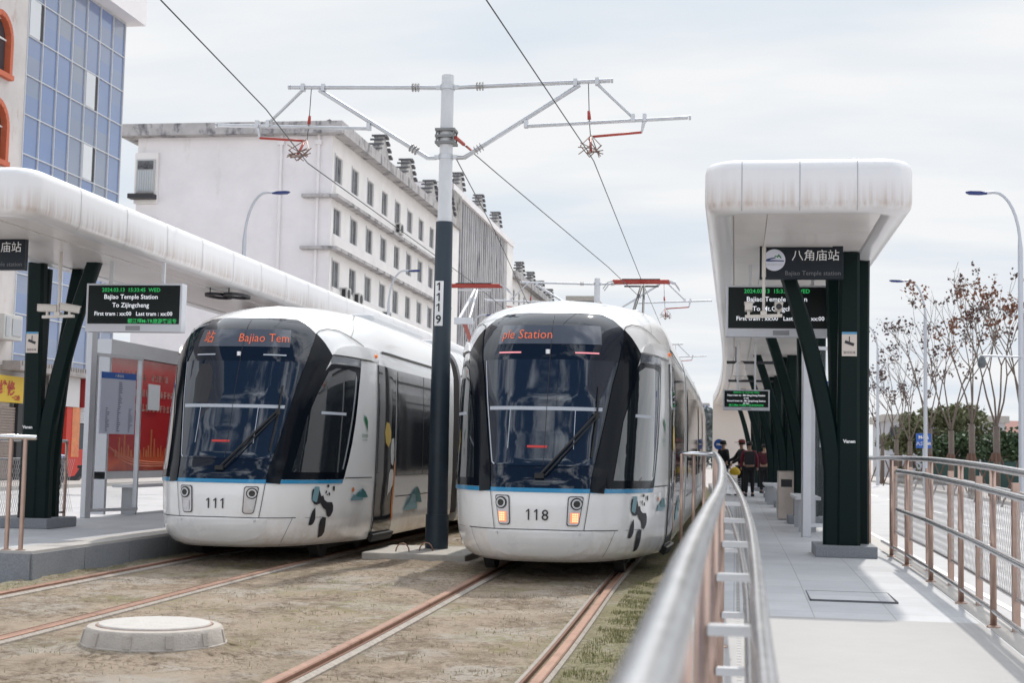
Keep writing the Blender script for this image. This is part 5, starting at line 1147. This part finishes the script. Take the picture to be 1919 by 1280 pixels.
t=thing('building_with_arched_windows','weathered white building with orange framed arched windows at the left edge','building',(-30,42,0))
m_old=mat('peeling_white_plaster',(.62,.58,.56),.9,noise=.15,nscale=.8,dark=(.42,.22,.16),dthr=.60,dscale=.9,dstretch=(1,1.4,.5))
mb=MB(); H_=[]
for yc in (46.0,42.6):
    for zb in (14.6,11.45,8.3): H_.append((yc-.75-30,yc+.75-30,zb,zb+1.9))
wall_holes(mb,(-26,30,0),(0,1,0),(0,0,1),18.14,26,H_,.35,(1,0,0)); mb.box(-36,-26.4,30,47.2,0,26); mb.build('wall',m_old,t)
m_orf=mat('orange_window_frame',(.55,.13,.06),.6,noise=.15)
for yc in (46.0,42.6):
    for zb in (14.6,11.45,8.3):
        mb=MB(); P=[(yc-.78,zb),(yc-.78,zb+1.2)]+[(yc-.78*math.cos(a),zb+1.2+.78*math.sin(a)*1.1) for a in [math.pi*i/10 for i in range(1,10)]]+[(yc+.78,zb+1.2),(yc+.78,zb)]
        for (a,b),(c,d) in zip(P,P[1:]): mb.bar((-25.95,a,b),(-25.95,c,d),.26,.20)
        mb.box(-26,-25.8,yc-.98,yc+.98,zb-.18,zb+.0); w_=mb.build('arched_window',m_orf,t)
        mb=MB(); mb.prism([(p[0]-yc,p[1]-zb) for p in P],(-26.05,yc,zb),(0,1,0),(0,0,1),(-.03,0,0)); mb.build('pane',m_wglass,w_)
        mb=MB(); mb.box(-26.04,-26.0,yc-.03,yc+.03,zb,zb+1.9); mb.box(-26.04,-26.0,yc-.7,yc+.7,zb+1.2,zb+1.26); mb.build('glazing_bar',m_mark,w_)
# ground floor shops
t=thing('shop_front','yellow shop sign with red lettering over a brown roller shutter, left edge of the photo','shop',(-25.9,47.6,0))
mb=MB(); mb.box(-25.98,-25.75,45,48.75,2.85,3.8); sg_=mb.build('shop_sign',mat('yellow_sign',(.62,.42,.03),.5,dark=(.25,.09,.03),dthr=.62,dscale=3),t)
mb=MB(); text_on(mb,'家电维修',.55,plane_fn((-25.74,46.9,3.15),(0,1,0),(0,0,1)),bold=.02); text_on(mb,'一口价',.2,plane_fn((-25.74,48.1,2.95),(0,1,0),(0,0,1)),bold=.01); mb.build('sign_lettering',mat('sign_red',(.40,.04,.02),.5),sg_)
mb=MB()
for k in range(26): mb.box(-25.98,-25.90,45,48.4,.1+k*.10,.185+k*.10)
mb.build('roller_shutter',mat('shutter_brown',(.30,.24,.21),.6,noise=.15),t)
mb=MB(); mb.box(-25.98,-25.8,48.42,48.9,.0,2.84); mb.build('side_pier',m_ink,t)
t=thing('shop_front','shop with a white sign and a red and orange advertising pillar behind the dark columns','shop',(-25.9,52,0))
mb=MB(); mb.box(-25.98,-25.55,51.0,52.75,2.85,4.0); mb.build('shop_sign',mat('faded_white_sign',(.62,.60,.60),.6),t)
mb=MB(); mb.box(-25.98,-25.62,51.9,53.0,0.05,2.84); rp_=mb.build('advert_pillar',mat('pillar_red',(.55,.035,.02),.5),t)
mb=MB(); mb.box(-25.62,-25.6,52.35,53.0,.9,2.84); mb.build('pillar_picture',mat('pillar_orange',(.70,.25,.10),.5,noise=.3,nscale=3,dark=(.6,.05,.03),dthr=.55,dscale=2),rp_)
mb=MB(); mb.box(-25.98,-25.8,53.05,56.4,.0,1.2); mb.build('red_counter',mat('counter_red',(.50,.03,.02),.5),t)
mb=MB(); mb.box(-25.98,-25.85,53.05,56.4,1.2,2.2)
mb.build('shop_window',m_wglass,t)
mb=MB()
for k in range(7): mb.box(-25.98,-25.8,53.05,56.4,2.25+k*.09,2.32+k*.09)
mb.build('blind',m_panel,t)
mb=MB()
for k in range(26): mb.box(-25.98,-25.90,49.0,51.85,.1+k*.10,.185+k*.10)
mb.build('roller_shutter',mat('shutter_cream',(.48,.42,.36),.6,noise=.15),t)
mb=MB(); mb.box(-25.7,-25.5,53.1,53.6,2.85,4.0); mb.build('hanging_sign',mat('sign_crimson',(.35,.03,.03),.5),t)
t=thing('air_conditioner','air conditioner on the old white wall at the left edge above the yellow shop sign','air conditioner',(-25.7,47.4,5.0))
mb=MB(); mb.box(-25.98,-25.4,46.4,47.7,5.05,5.95); mb.build('casing',m_ac,t,bevel=.03)
mb=MB(); mb.box(-25.39,-25.37,46.5,46.75,5.15,5.85); mb.box(-25.39,-25.37,46.95,47.6,5.2,5.8); mb.build('fan_grille',m_grey,t)
# scooter parked on the left pavement
t=thing('parked_scooter','parked scooter with a blue and red cover in front of the shops, left background','scooter',(-18.6,38,0))
sx,sy_=-18.6,38.1
for a in (-.55,.62):
    mb=MB(); n=20; mb.tube([(sx+a+.22*math.cos(q),sy_,.24+.22*math.sin(q)) for q in [2*math.pi*i/n for i in range(n+1)]],.05,8,cap=False); w_=mb.build('wheel',m_rubber,t,smooth='all')
    mb=MB(); mb.tube([(sx+a,sy_-.03,.24),(sx+a,sy_+.03,.24)],.15,14); mb.build('rim',m_steel,w_)
mb=MB(); mb.prism([(-.45,.30),(-.30,.28),(-.22,.36),(.20,.36),(.30,.48),(.80,.52),(.86,.66),(.30,.72),(.16,.50),(-.12,.44),(-.26,.95),(-.36,.95)],(sx,sy_-.13,0),(1,0,0),(0,0,1),(0,.26,0)); mb.build('scooter_body',m_ink,t,bevel=.02)
mb=MB(); mb.box(sx+.22,sx+.85,sy_-.12,sy_+.12,.71,.80); mb.build('seat',m_rubber,t,bevel=.03)
mb=MB(); mb.tube([(sx-.34,sy_,.9),(sx-.28,sy_,1.06)],.02,8); mb.tube([(sx-.30,sy_-.32,1.06),(sx-.30,sy_+.32,1.06)],.018,8); mb.build('handlebar',m_steel,t)
mb=MB(); mb.obox((sx-.42,sy_,.88),(.18,.62,.42),(0,R(-15),0)); cv=mb.build('leg_cover',mat('cover_blue',(.02,.05,.25),.7),t,bevel=.04)
mb=MB()
for k in range(4): mb.obox((sx-.45-.0+.0*k,sy_-.315,.72+.1*k),(.20,.02,.04),(0,R(-30),0))
mb.build('cover_stripe',mat('cover_red',(.45,.03,.05),.7),cv)
# ---------------------------------------------------------------- far things
def block(name,label,x0,x1,y0,y1,h,m,rows,cols,roof=None,grp=None,cat='building'):
    t=thing(name,label,cat,((x0+x1)/2,y0,0),grp)
    mb=MB(); mb.box(x0,x1,y0,y1,0,h); mb.build('wall',m,t)
    for r_ in range(rows):
        mb=MB()
        for c in range(cols):
            a=x0+(x1-x0)*(c+.25)/cols; mb.box(a,a+(x1-x0)*.5/cols,y0-.06,y0-.01,h*(r_+.35)/rows,h*(r_+.8)/rows)
        mb.build('window_row',m_wglass,t)
    mb=MB()
    if roof: 
        mb.add([(x0-.4,y0-.4,h),(x1+.4,y0-.4,h),(x1+.4,y1+.4,h),(x0-.4,y1+.4,h),(x0+1,(y0+y1)/2,h+roof),(x1-1,(y0+y1)/2,h+roof)],[(0,1,5,4),(2,3,4,5),(1,2,5),(3,0,4),(3,2,1,0)]); mb.build('roof',mat('far_red_roof',(.26,.13,.11),.9,noise=.2),t)
    else: mb.box(x0-.3,x1+.3,y0-.3,y1+.3,h,h+.6); mb.build('roof',m_conc,t)
    return t
m_far=mat('far_white_wall',(.50,.50,.52),.9,noise=.1,nscale=.3); m_farb=mat('far_blue_wall',(.36,.40,.47),.9,noise=.1,nscale=.1)
block('far_building','low white building behind the bare trees just right of the columns',13,23,128,140,4.9,m_far,2,7)
block('far_building','pale building with a reddish roof behind the bare trees at the right',24,34,152,165,4.6,mat('far_pink_wall',(.40,.29,.26),.9,noise=.2),2,8,roof=1.4)
block('far_building','white building at the right edge behind the dark green trees',31,46,140,150,5.0,m_far,2,8)
block('far_building','grey rooftop block showing above the roof of tram 118',-22.2,-16.2,170,180,18.6,mat('far_slate_wall',(.28,.29,.33),.9,noise=.3,nscale=.5),6,6,roof=None)
block('far_building','stepped grey rooftop beside the one above tram 118',-20.3,-17.2,172,182,20.2,MATS['far_slate_wall'],6,4)
block('far_tower','distant pale blue tower block between tram 118 and the right canopy',-19,-11.5,620,640,24.5,m_farb,10,5)
block('far_tower','lower distant blue block beside the pale tower',-23.5,-17,640,660,20,m_farb,8,4)
# trees
def leafcloud(mb,cs,n,sz,rr):
    for _ in range(n):
        c,rad=cs[rr.randrange(len(cs))]; d=Vector((rr.gauss(0,1),rr.gauss(0,1),rr.gauss(0,1))).normalized()*rad*rr.random()**.45; p=Vector(c)+Vector((d.x,d.y,d.z*.85))
        a=Vector((rr.gauss(0,1),rr.gauss(0,1),rr.gauss(0,1))).normalized()*sz*rr.uniform(.5,1.2); b=a.cross(Vector((rr.gauss(0,1),rr.gauss(0,1),rr.gauss(0,1)))).normalized()*a.length*.6
        mb.add([p-a,p+b*.9,p+a,p-b*.9],[(0,1,2,3)])
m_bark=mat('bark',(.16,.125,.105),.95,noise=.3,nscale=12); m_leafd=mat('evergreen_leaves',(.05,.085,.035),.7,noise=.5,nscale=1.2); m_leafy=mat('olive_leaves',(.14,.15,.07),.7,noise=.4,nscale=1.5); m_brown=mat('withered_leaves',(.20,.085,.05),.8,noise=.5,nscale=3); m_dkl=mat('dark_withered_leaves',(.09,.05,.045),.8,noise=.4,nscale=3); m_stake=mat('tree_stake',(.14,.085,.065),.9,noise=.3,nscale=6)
def bare_tree(label,x,y,h,seed,lean=0,leafm=None,dens=1.0):
    rr=random.Random(seed); t=thing('bare_tree',label,'tree',(x,y,0),'staked bare trees along the right road')
    mb=MB(); h*=.80; th=h*.36; base=[(x,y,-.02),(x+.03,y,th*.5),(x+.02,y,th)]; mb.tube(base,[.15,.125,.12],9); tips=[]
    def br(p,d,l,r,dep):
        q=p+d*l; m_=p+d*l*.5+Vector((rr.uniform(-.05,.05),rr.uniform(-.05,.05),0))*l; mb.tube([p,m_,q],[r,r*.8,r*.62],5,cap=False)
        if dep==0: tips.append(q); return
        if dep<=2 and rr.random()<.6: tips.append(m_)
        for _ in range(2 if dep>1 or rr.random()<.5 else 1):
            nd=(d+Vector((rr.uniform(-.5,.5),rr.uniform(-.5,.5),rr.uniform(-.15,.25)))).normalized(); br(q,nd,l*rr.uniform(.62,.85),r*.6,dep-1)
    top=Vector((x+.02,y,th-.05)); k=4; a0=rr.random()*6
    for i in range(k):
        a=a0+2*math.pi*i/k; sp=rr.uniform(.18,.42); br(top,Vector((math.cos(a)*sp+lean,math.sin(a)*sp,1)).normalized(),h*.27*rr.uniform(.85,1.15),.042,4 if h>9 else 3)
    mb.build('trunk',m_bark,t,smooth='all')
    lb=MB(); tips=[p for p in tips if p.z>h*.45]
    cl_=[tips[rr.randrange(len(tips))] for _ in range(int(20*dens))]
    for p in cl_:
        for _ in range(rr.randint(8,24)):
            q=p+Vector((rr.gauss(0,.14),rr.gauss(0,.14),rr.gauss(-.06,.16))); a=Vector((rr.gauss(0,1),rr.gauss(0,1),rr.gauss(0,1))).normalized()*rr.uniform(.05,.10); b=a.cross(Vector((rr.gauss(0,1),rr.gauss(0,1),rr.gauss(0,1)))).normalized()*a.length*.7
            lb.add([q-a,q+b,q+a,q-b],[(0,1,2,3)])
    lb.build('crown',leafm or m_dkl,t)
    for k in range(3):
        a=2*math.pi*k/3+.4; sm=MB(); sm.tube([(x+.85*math.cos(a),y+.85*math.sin(a),-.04),(x+.12*math.cos(a),y+.12*math.sin(a),1.75)],.035,7); sm.build('support_stake',m_stake,t,smooth='yes')
    sm=MB(); sm.lathe((x,y,1.45),[(.16,0),(.17,.1),(.16,.3)],10); sm.build('rope_wrap',mat('rope_wrap',(.13,.07,.05),.95,noise=.3,nscale=15),t)
TB=[(9.1,92,8.0,'slender bare tree with purple brown leaves, closest to the green columns'),(9.2,85,9.2,'second bare tree from the green columns, staked and thin'),(9.2,78.5,8.6,'third bare tree from the green columns, with dark leaf clusters'),(9.3,71.5,10.5,'bare tree behind the blue road sign with high dark leaf clusters'),(9.2,63.8,9.6,'bare tree right behind the street lamp, with scattered brown leaves'),(9.3,59,10.2,'tall bare tree with reddish leaf clusters, right of the street lamp'),(9.2,53,9.4,'bare tree with a forked trunk beneath the dome camera arm'),(9.3,48.2,8.6,'bare tree nearest the right edge with orange brown leaf clumps')]
for i,(x,y,h,l) in enumerate(TB): bare_tree(l,x,y,h,11+i*3,leafm=m_brown if i in (5,7) else None,dens=(1.3,1.1,1.2,1.5,.9,1.3,.8,1.2)[i])
def bush_tree(label,x,y,h,r,m,seed,n=1900,sz=.2,name='evergreen_tree',grp='green trees beyond the right road'):
    rr=random.Random(seed); t=thing(name,label,'tree',(x,y,0),grp)
    mb=MB(); mb.tube([(x,y,0),(x+.1,y,h*.35),(x,y+.1,h*.6)],[.18,.13,.07],8)
    cs=[]
    for _ in range(9):
        c=Vector((x+rr.uniform(-.6,.6)*r,y+rr.uniform(-.6,.6)*r,h*rr.uniform(.42,.82))); cs.append((c,r*rr.uniform(.32,.55))); mb.tube([(x,y,h*.4),c],[.05,.02],5)
    mb.build('trunk',m_bark,t); lb=MB(); leafcloud(lb,cs,n,sz,rr); lb.build('crown',m,t)
for i,(x,y,h,r_,m,l) in enumerate(((13.6,100,6.6,2.0,m_leafy,'olive green tree behind the bare trees, left of the street lamp'),(15.9,102,5.8,2.2,m_leafy,'olive green tree right of the street lamp behind the bare trees'),(10.8,98,5.2,1.8,m_leafy,'small olive tree nearest the green columns in the background'),(16.4,96,4.0,2.4,m_leafd,'dark round evergreen behind the tree with reddish leaves'),(19.0,98,3.6,2.0,m_leafd,'dark evergreen between the two rightmost bare trees'),(14.0,97,3.6,2.0,m_leafd,'low dark evergreen behind the street lamp base'),(20.8,90,5.0,2.6,m_leafd,'dark evergreen at the right edge of the photo'),(23.8,92,4.6,2.4,m_leafd,'outermost dark evergreen past the right edge'))): bush_tree(l,x,y,h,r_,m,50+i)
# distant mass of trees down the line
rr=random.Random(77); mb=MB(); cs=[((rr.uniform(-26,2),rr.uniform(190,260),rr.uniform(1,7.5)),rr.uniform(2,3.4)) for _ in range(46)]; leafcloud(mb,cs,9000,.55,rr); tag(mb.build('far_woodland',mat('haze_tinted_leaves',(.15,.17,.17),.9,noise=.4,nscale=.3)),'hazy mass of grey green trees far down the track','woodland',kind='stuff')  # distance haze is put into the leaf colour
rr=random.Random(78); mb=MB(); cs=[((10+i*1.1,88+rr.uniform(-1,1),.5),rr.uniform(.7,1.1)) for i in range(34)]; leafcloud(mb,cs,9000,.16,rr); tag(mb.build('hedge',m_leafd),'low dark green hedge beyond the right road','hedge',kind='stuff')
t=thing('site_fence','long dark green screen fence beyond the right road','fence',(20,86,0)); mb=MB(); mb.box(11,60,86,86.1,0,1.5); mb.build('screen',mat('green_screen',(.03,.07,.06),.8,noise=.3,nscale=2),t)
for k in range(17): mb=MB(); mb.box(11+k*3,11.08+k*3,85.9,86.0,0,1.6); mb.build('post',m_grey,t)
# blue road sign, blue bus pole at the people, bicycles
t=thing('road_sign','blue rectangular road sign with white lines in front of the bare trees','road sign',(8.9,70.5,0))
mb=MB(); mb.tube([(8.9,70.5,0),(8.9,70.5,2.75)],.04,8); mb.build('pole',m_lpole,t)
mb=MB(); mb.box(8.55,9.25,70.42,70.46,2.05,2.75); sb=mb.build('sign_plate',mat('sign_blue',(.02,.10,.40),.4),t)
mb=MB(); text_on(mb,'M-TR',.2,plane_fn((8.9,70.41,2.5),(1,0,0),(0,0,1)),bold=.01); text_on(mb,'八角庙站',.17,plane_fn((8.9,70.41,2.2),(1,0,0),(0,0,1)),bold=.006); mb.build('sign_lettering',m_mark,sb)
t=thing('round_sign','small round blue sign on a pole beside the waiting people','sign',(-.50,45.6,.25))
mb=MB(); mb.tube([(-.50,45.6,.25),(-.50,45.6,1.9)],.02,8); mb.build('pole',m_lpole,t)
mb=MB(); mb.tube([(-.50,45.55,1.80),(-.50,45.58,1.80)],.17,20); rs=mb.build('disc',MATS['sign_blue'],t)
mb=MB(); mb.box(-.59,-.41,45.54,45.548,1.77,1.83); mb.build('white_bar',m_mark,rs)
def bike(label,x,y,rot,col):
    t=thing('parked_bicycle',label,'bicycle',(x,y,.06),'shared bicycles on the right pavement'); c,s=math.cos(rot),math.sin(rot); P=lambda a,z,o=0:Vector((x+a*c-o*s,y+a*s+o*c,.06+z))
    for a in (-.5,.5):
        mb=MB(); mb.tube([P(a+.31*math.cos(q),.33+.31*math.sin(q)) for q in [2*math.pi*i/18 for i in range(19)]],.022,6,cap=False); w_=mb.build('wheel',m_rubber,t)
        mb=MB()
        for k in range(6): q=math.pi*k/6; mb.tube([P(a-.3*math.cos(q),.33-.3*math.sin(q)),P(a+.3*math.cos(q),.33+.3*math.sin(q))],.004,4)
        mb.build('spokes',m_steel,w_)
    mb=MB()
    for a,b in (((-.5,.33),(-.15,.32)),((-.15,.32),(-.2,.78)),((-.15,.32),(.35,.75)),((-.2,.68),(.35,.75)),((.5,.33),(.35,.80)),((-.5,.33),(-.2,.6))): mb.tube([P(*a),P(*b)],.022,6)
    mb.build('frame',col,t); mb=MB(); mb.tube([P(.33,.98,-.25),P(.36,.96,0),P(.33,.98,.25)],.014,6); mb.tube([P(.36,.78),P(.36,.96)],.014,6); mb.build('handlebar',m_steel,t)
    mb=MB(); mb.obox(P(-.2,.84),(.24,.14,.06),(0,0,rot)); mb.build('saddle',m_rubber,t,bevel=.02)
    mb=MB(); mb.obox(P(.52,.80),(.26,.3,.2),(0,0,rot)); mb.build('basket',m_ink,t)
m_bb=mat('bike_blue',(.02,.09,.30),.4)
for i,(x,y,r_,l) in enumerate(((10.2,50,.3,'blue shared bicycle nearest the road, right edge'),(10.6,51.5,.5,'blue shared bicycle behind the nearest one'),(10.1,46.3,.2,'blue shared bicycle at the very right edge of the photo'),(10.9,53,.4,'blue shared bicycle farthest back, beside the utility pole'))): bike(l,x,y,r_,m_bb)
# planter boards and low rubble colour beyond the trees
# ---------------------------------------------------------------- people
m_skin=mat('skin',(.42,.25,.18),.6); m_hair=mat('hair',(.012,.01,.01),.6)
def skinmesh(name,m,J,E,root,parent,sub=1):
    base=ORG[parent]; me=bpy.data.meshes.new(name); me.from_pydata([tuple(Vector(p)) for p,r in J],E,[]); o=bpy.data.objects.new(name,me); SC.collection.objects.link(o)
    md=o.modifiers.new('skin','SKIN'); ms=o.modifiers.new('sub','SUBSURF'); ms.levels=ms.render_levels=sub
    for i,(p,r) in enumerate(J): me.skin_vertices[0].data[i].radius=r if isinstance(r,tuple) else (r,r); me.skin_vertices[0].data[i].use_root=(i==root)
    bpy.context.view_layer.update(); m2=bpy.data.meshes.new_from_object(o.evaluated_get(bpy.context.evaluated_depsgraph_get())); bpy.data.objects.remove(o)
    o=bpy.data.objects.new(name,m2); SC.collection.objects.link(o); m2.materials.clear(); m2.materials.append(m); m2.polygons.foreach_set('use_smooth',[True]*len(m2.polygons)); o.parent=parent; ORG[o]=base; return o
def person(label,x,y,rot,h,top,trou,hat=None,armL=None,armR=None,pack=None,z0=.25,grp='people waiting on the right platform'):
    t=thing('person',label,'person',(x,y,z0),grp); k=h/1.72
    sh=lambda s,dx,dz,dy=0:(s*dx*k,dy*k,dz*k)
    aL=armL or [(.24,1.15,.0),(.25,.90,-.06)]; aR=armR or [(.24,1.15,.0),(.25,.90,-.06)]
    J=[((0,0,.95*k),(.15*k,.11*k)),((0,0,1.15*k),(.135*k,.10*k)),((0,0,1.36*k),(.15*k,.10*k)),((0,0,1.46*k),(.06*k,.06*k)),((0,-.01*k,1.54*k),(.05*k,.05*k)),((0,-.015*k,1.62*k),(.078*k,.09*k)),((0,-.01*k,1.69*k),(.06*k,.07*k))]
    E=[(0,1),(1,2),(2,3),(3,4),(4,5),(5,6)]
    for s,A in ((-1,aL),(1,aR)):
        b=len(J); J+=[(sh(s,.17,1.40),(.055*k,.055*k)),(sh(s,A[0][0],A[0][1],A[0][2]),(.042*k,.042*k)),(sh(s,A[1][0],A[1][1],A[1][2]),(.03*k,.03*k)),(sh(s,A[1][0],A[1][1]-.09,A[1][2]-.02),(.035*k,.018*k))]
        E+=[(2,b),(b,b+1),(b+1,b+2),(b+2,b+3)]
        b=len(J); J+=[(sh(s,.09,.86),(.085*k,.085*k)),(sh(s,.10,.48,-.02),(.058*k,.058*k)),(sh(s,.10,.10,.02),(.04*k,.04*k)),(sh(s,.11,.035,-.12),(.04*k,.03*k))]
        E+=[(0,b),(b,b+1),(b+1,b+2),(b+2,b+3)]
    body=skinmesh('body',m_skin,J,E,0,t,2)
    g=1.22; S2=lambda r:(r[0]*g+.008,r[1]*g+.008)
    idx=[0,1,2]+[7,8,9]+[15,16,17]; JJ=[(J[i][0],S2(J[i][1])) for i in idx]; skinmesh('jacket',top,JJ,[(0,1),(1,2),(2,3),(3,4),(4,5),(2,6),(6,7),(7,8)],0,t,2)
    idx=[0,11,12,13,19,20,21]; JJ=[(J[i][0],S2(J[i][1])) for i in idx]; JJ[0]=((0,0,.93*k),(.15*k,.12*k)); skinmesh('trousers',trou,JJ,[(0,1),(1,2),(2,3),(0,4),(4,5),(5,6)],0,t,2)
    for s in (-1,1):
        mb=MB(); mb.obox((s*.11*k,-.06*k,.04),(.09,.25,.08),(0,0,0)); o=mb.build('shoe',m_ink,None,bevel=.02); o.parent=t
    mb=MB(); mb.lathe((0,.012*k,1.60*k),[(.098*k,0),(.105*k,.05*k),(.09*k,.11*k),(.05*k,.135*k),(0,.14*k)],16); o=mb.build('hair',m_hair,None,smooth='all'); o.parent=t
    mb=MB(); 
    mb.obox((0,-.118*k,1.60*k),(.022,.03,.035),(0,0,0)); o=mb.build('nose',m_skin,None,bevel=.005); o.parent=t
    mb=MB(); [mb.obox((s*.033,-.108*k,1.63*k),(.022,.01,.010),(0,0,0)) for s in (-1,1)]; mb.obox((0,-.108*k,1.555*k),(.04,.01,.008),(0,0,0)); o=mb.build('eyes_and_mouth',m_hair,None); o.parent=t
    if hat: mb=MB(); mb.lathe((0,0,1.66*k),[(.112*k,0),(.112*k,.05*k),(.08*k,.10*k),(0,.11*k)],16); mb.box(-.08*k,.08*k,-.22*k,-.08*k,1.66*k,1.675*k); o=mb.build('cap',hat,None,smooth='yes'); o.parent=t
    if pack: mb=MB(); mb.box(-.16*k,.16*k,.12*k,.30*k,1.0*k,1.42*k); o=mb.build('backpack',pack,None,bevel=.04); o.parent=t
    t.rotation_euler=(0,0,rot); return t
m_jb=mat('black_jacket',(.014,.014,.018),.8); m_jm=mat('maroon_jacket',(.16,.012,.035),.75,noise=.3,nscale=8); m_tr=mat('black_trousers',(.012,.012,.015),.85); m_cap=mat('red_cap',(.16,.02,.02),.7); m_yb=mat('yellow_bag',(.62,.42,.02),.6)
person('person in black seen from behind with dark hair, beside the round blue sign',-.36,44.6,math.pi*.72,1.66,m_jb,m_tr)
person('person in a black jacket and dark red cap facing left over a yellow bag',.20,44.0,R(-70),1.66,m_jb,m_tr,hat=m_cap,armL=[(.24,1.16,-.15),(.20,1.05,-.42)],armR=[(.22,1.16,-.15),(.18,1.0,-.40)])
person('person in a maroon jacket with a black backpack, back to the camera',.42,43.0,math.pi*1.02,1.62,m_jm,m_tr,pack=m_jb,)
person('person in dark clothes partly hidden behind the far green column',.95,47.5,math.pi*.9,1.6,mat('dark_red_coat',(.08,.012,.02),.8),m_tr)
t=thing('shopping_trolley','small grey shopping trolley with a yellow bag on top between the waiting people','trolley',(.02,43.6,.25))
mb=MB()
for z in [.32+.07*i for i in range(7)]: mb.box(-.16,.18,43.5,43.52,z,z+.02); mb.box(-.16,.18,43.8,43.82,z,z+.02)
for x in (-.16,-.05,.06,.17): mb.box(x,x+.015,43.5,43.515,.30,.80)
mb.build('basket',m_steel,t); mb=MB(); mb.tube([(-.16,43.8,.8),(-.24,43.9,1.05)],.012,6); mb.build('handle',m_steel,t)
mb=MB(); [mb.tube([(x,43.55,.29),(x+.02,43.55,.29)],.04,10) for x in (-.15,.14)]; mb.build('wheel',m_rubber,t)
mb=MB(); mb.lathe((.0,43.55,.86),[(0,0),(.13,.02),(.17,.10),(.12,.2),(.04,.25),(0,.25)],14); tag(mb.build('carrier_bag',m_yb,smooth='all',loc=(0,43.55,.86)),'bright yellow carrier bag on the trolley among the waiting people','bag')

t=thing('station_house','plain pale low building closing the far end of the right platform','building',(1,66.1,0))
mb=MB(); mb.box(-1.03,5,66.1,72,0,4.05); mb.build('wall',mat('cream_render',(.74,.68,.63),.85,noise=.05,nscale=.5),t)
mb=MB(); mb.box(-.95,5.1,66.2,72.1,4.06,4.2); mb.build('roof',m_aptw,t)
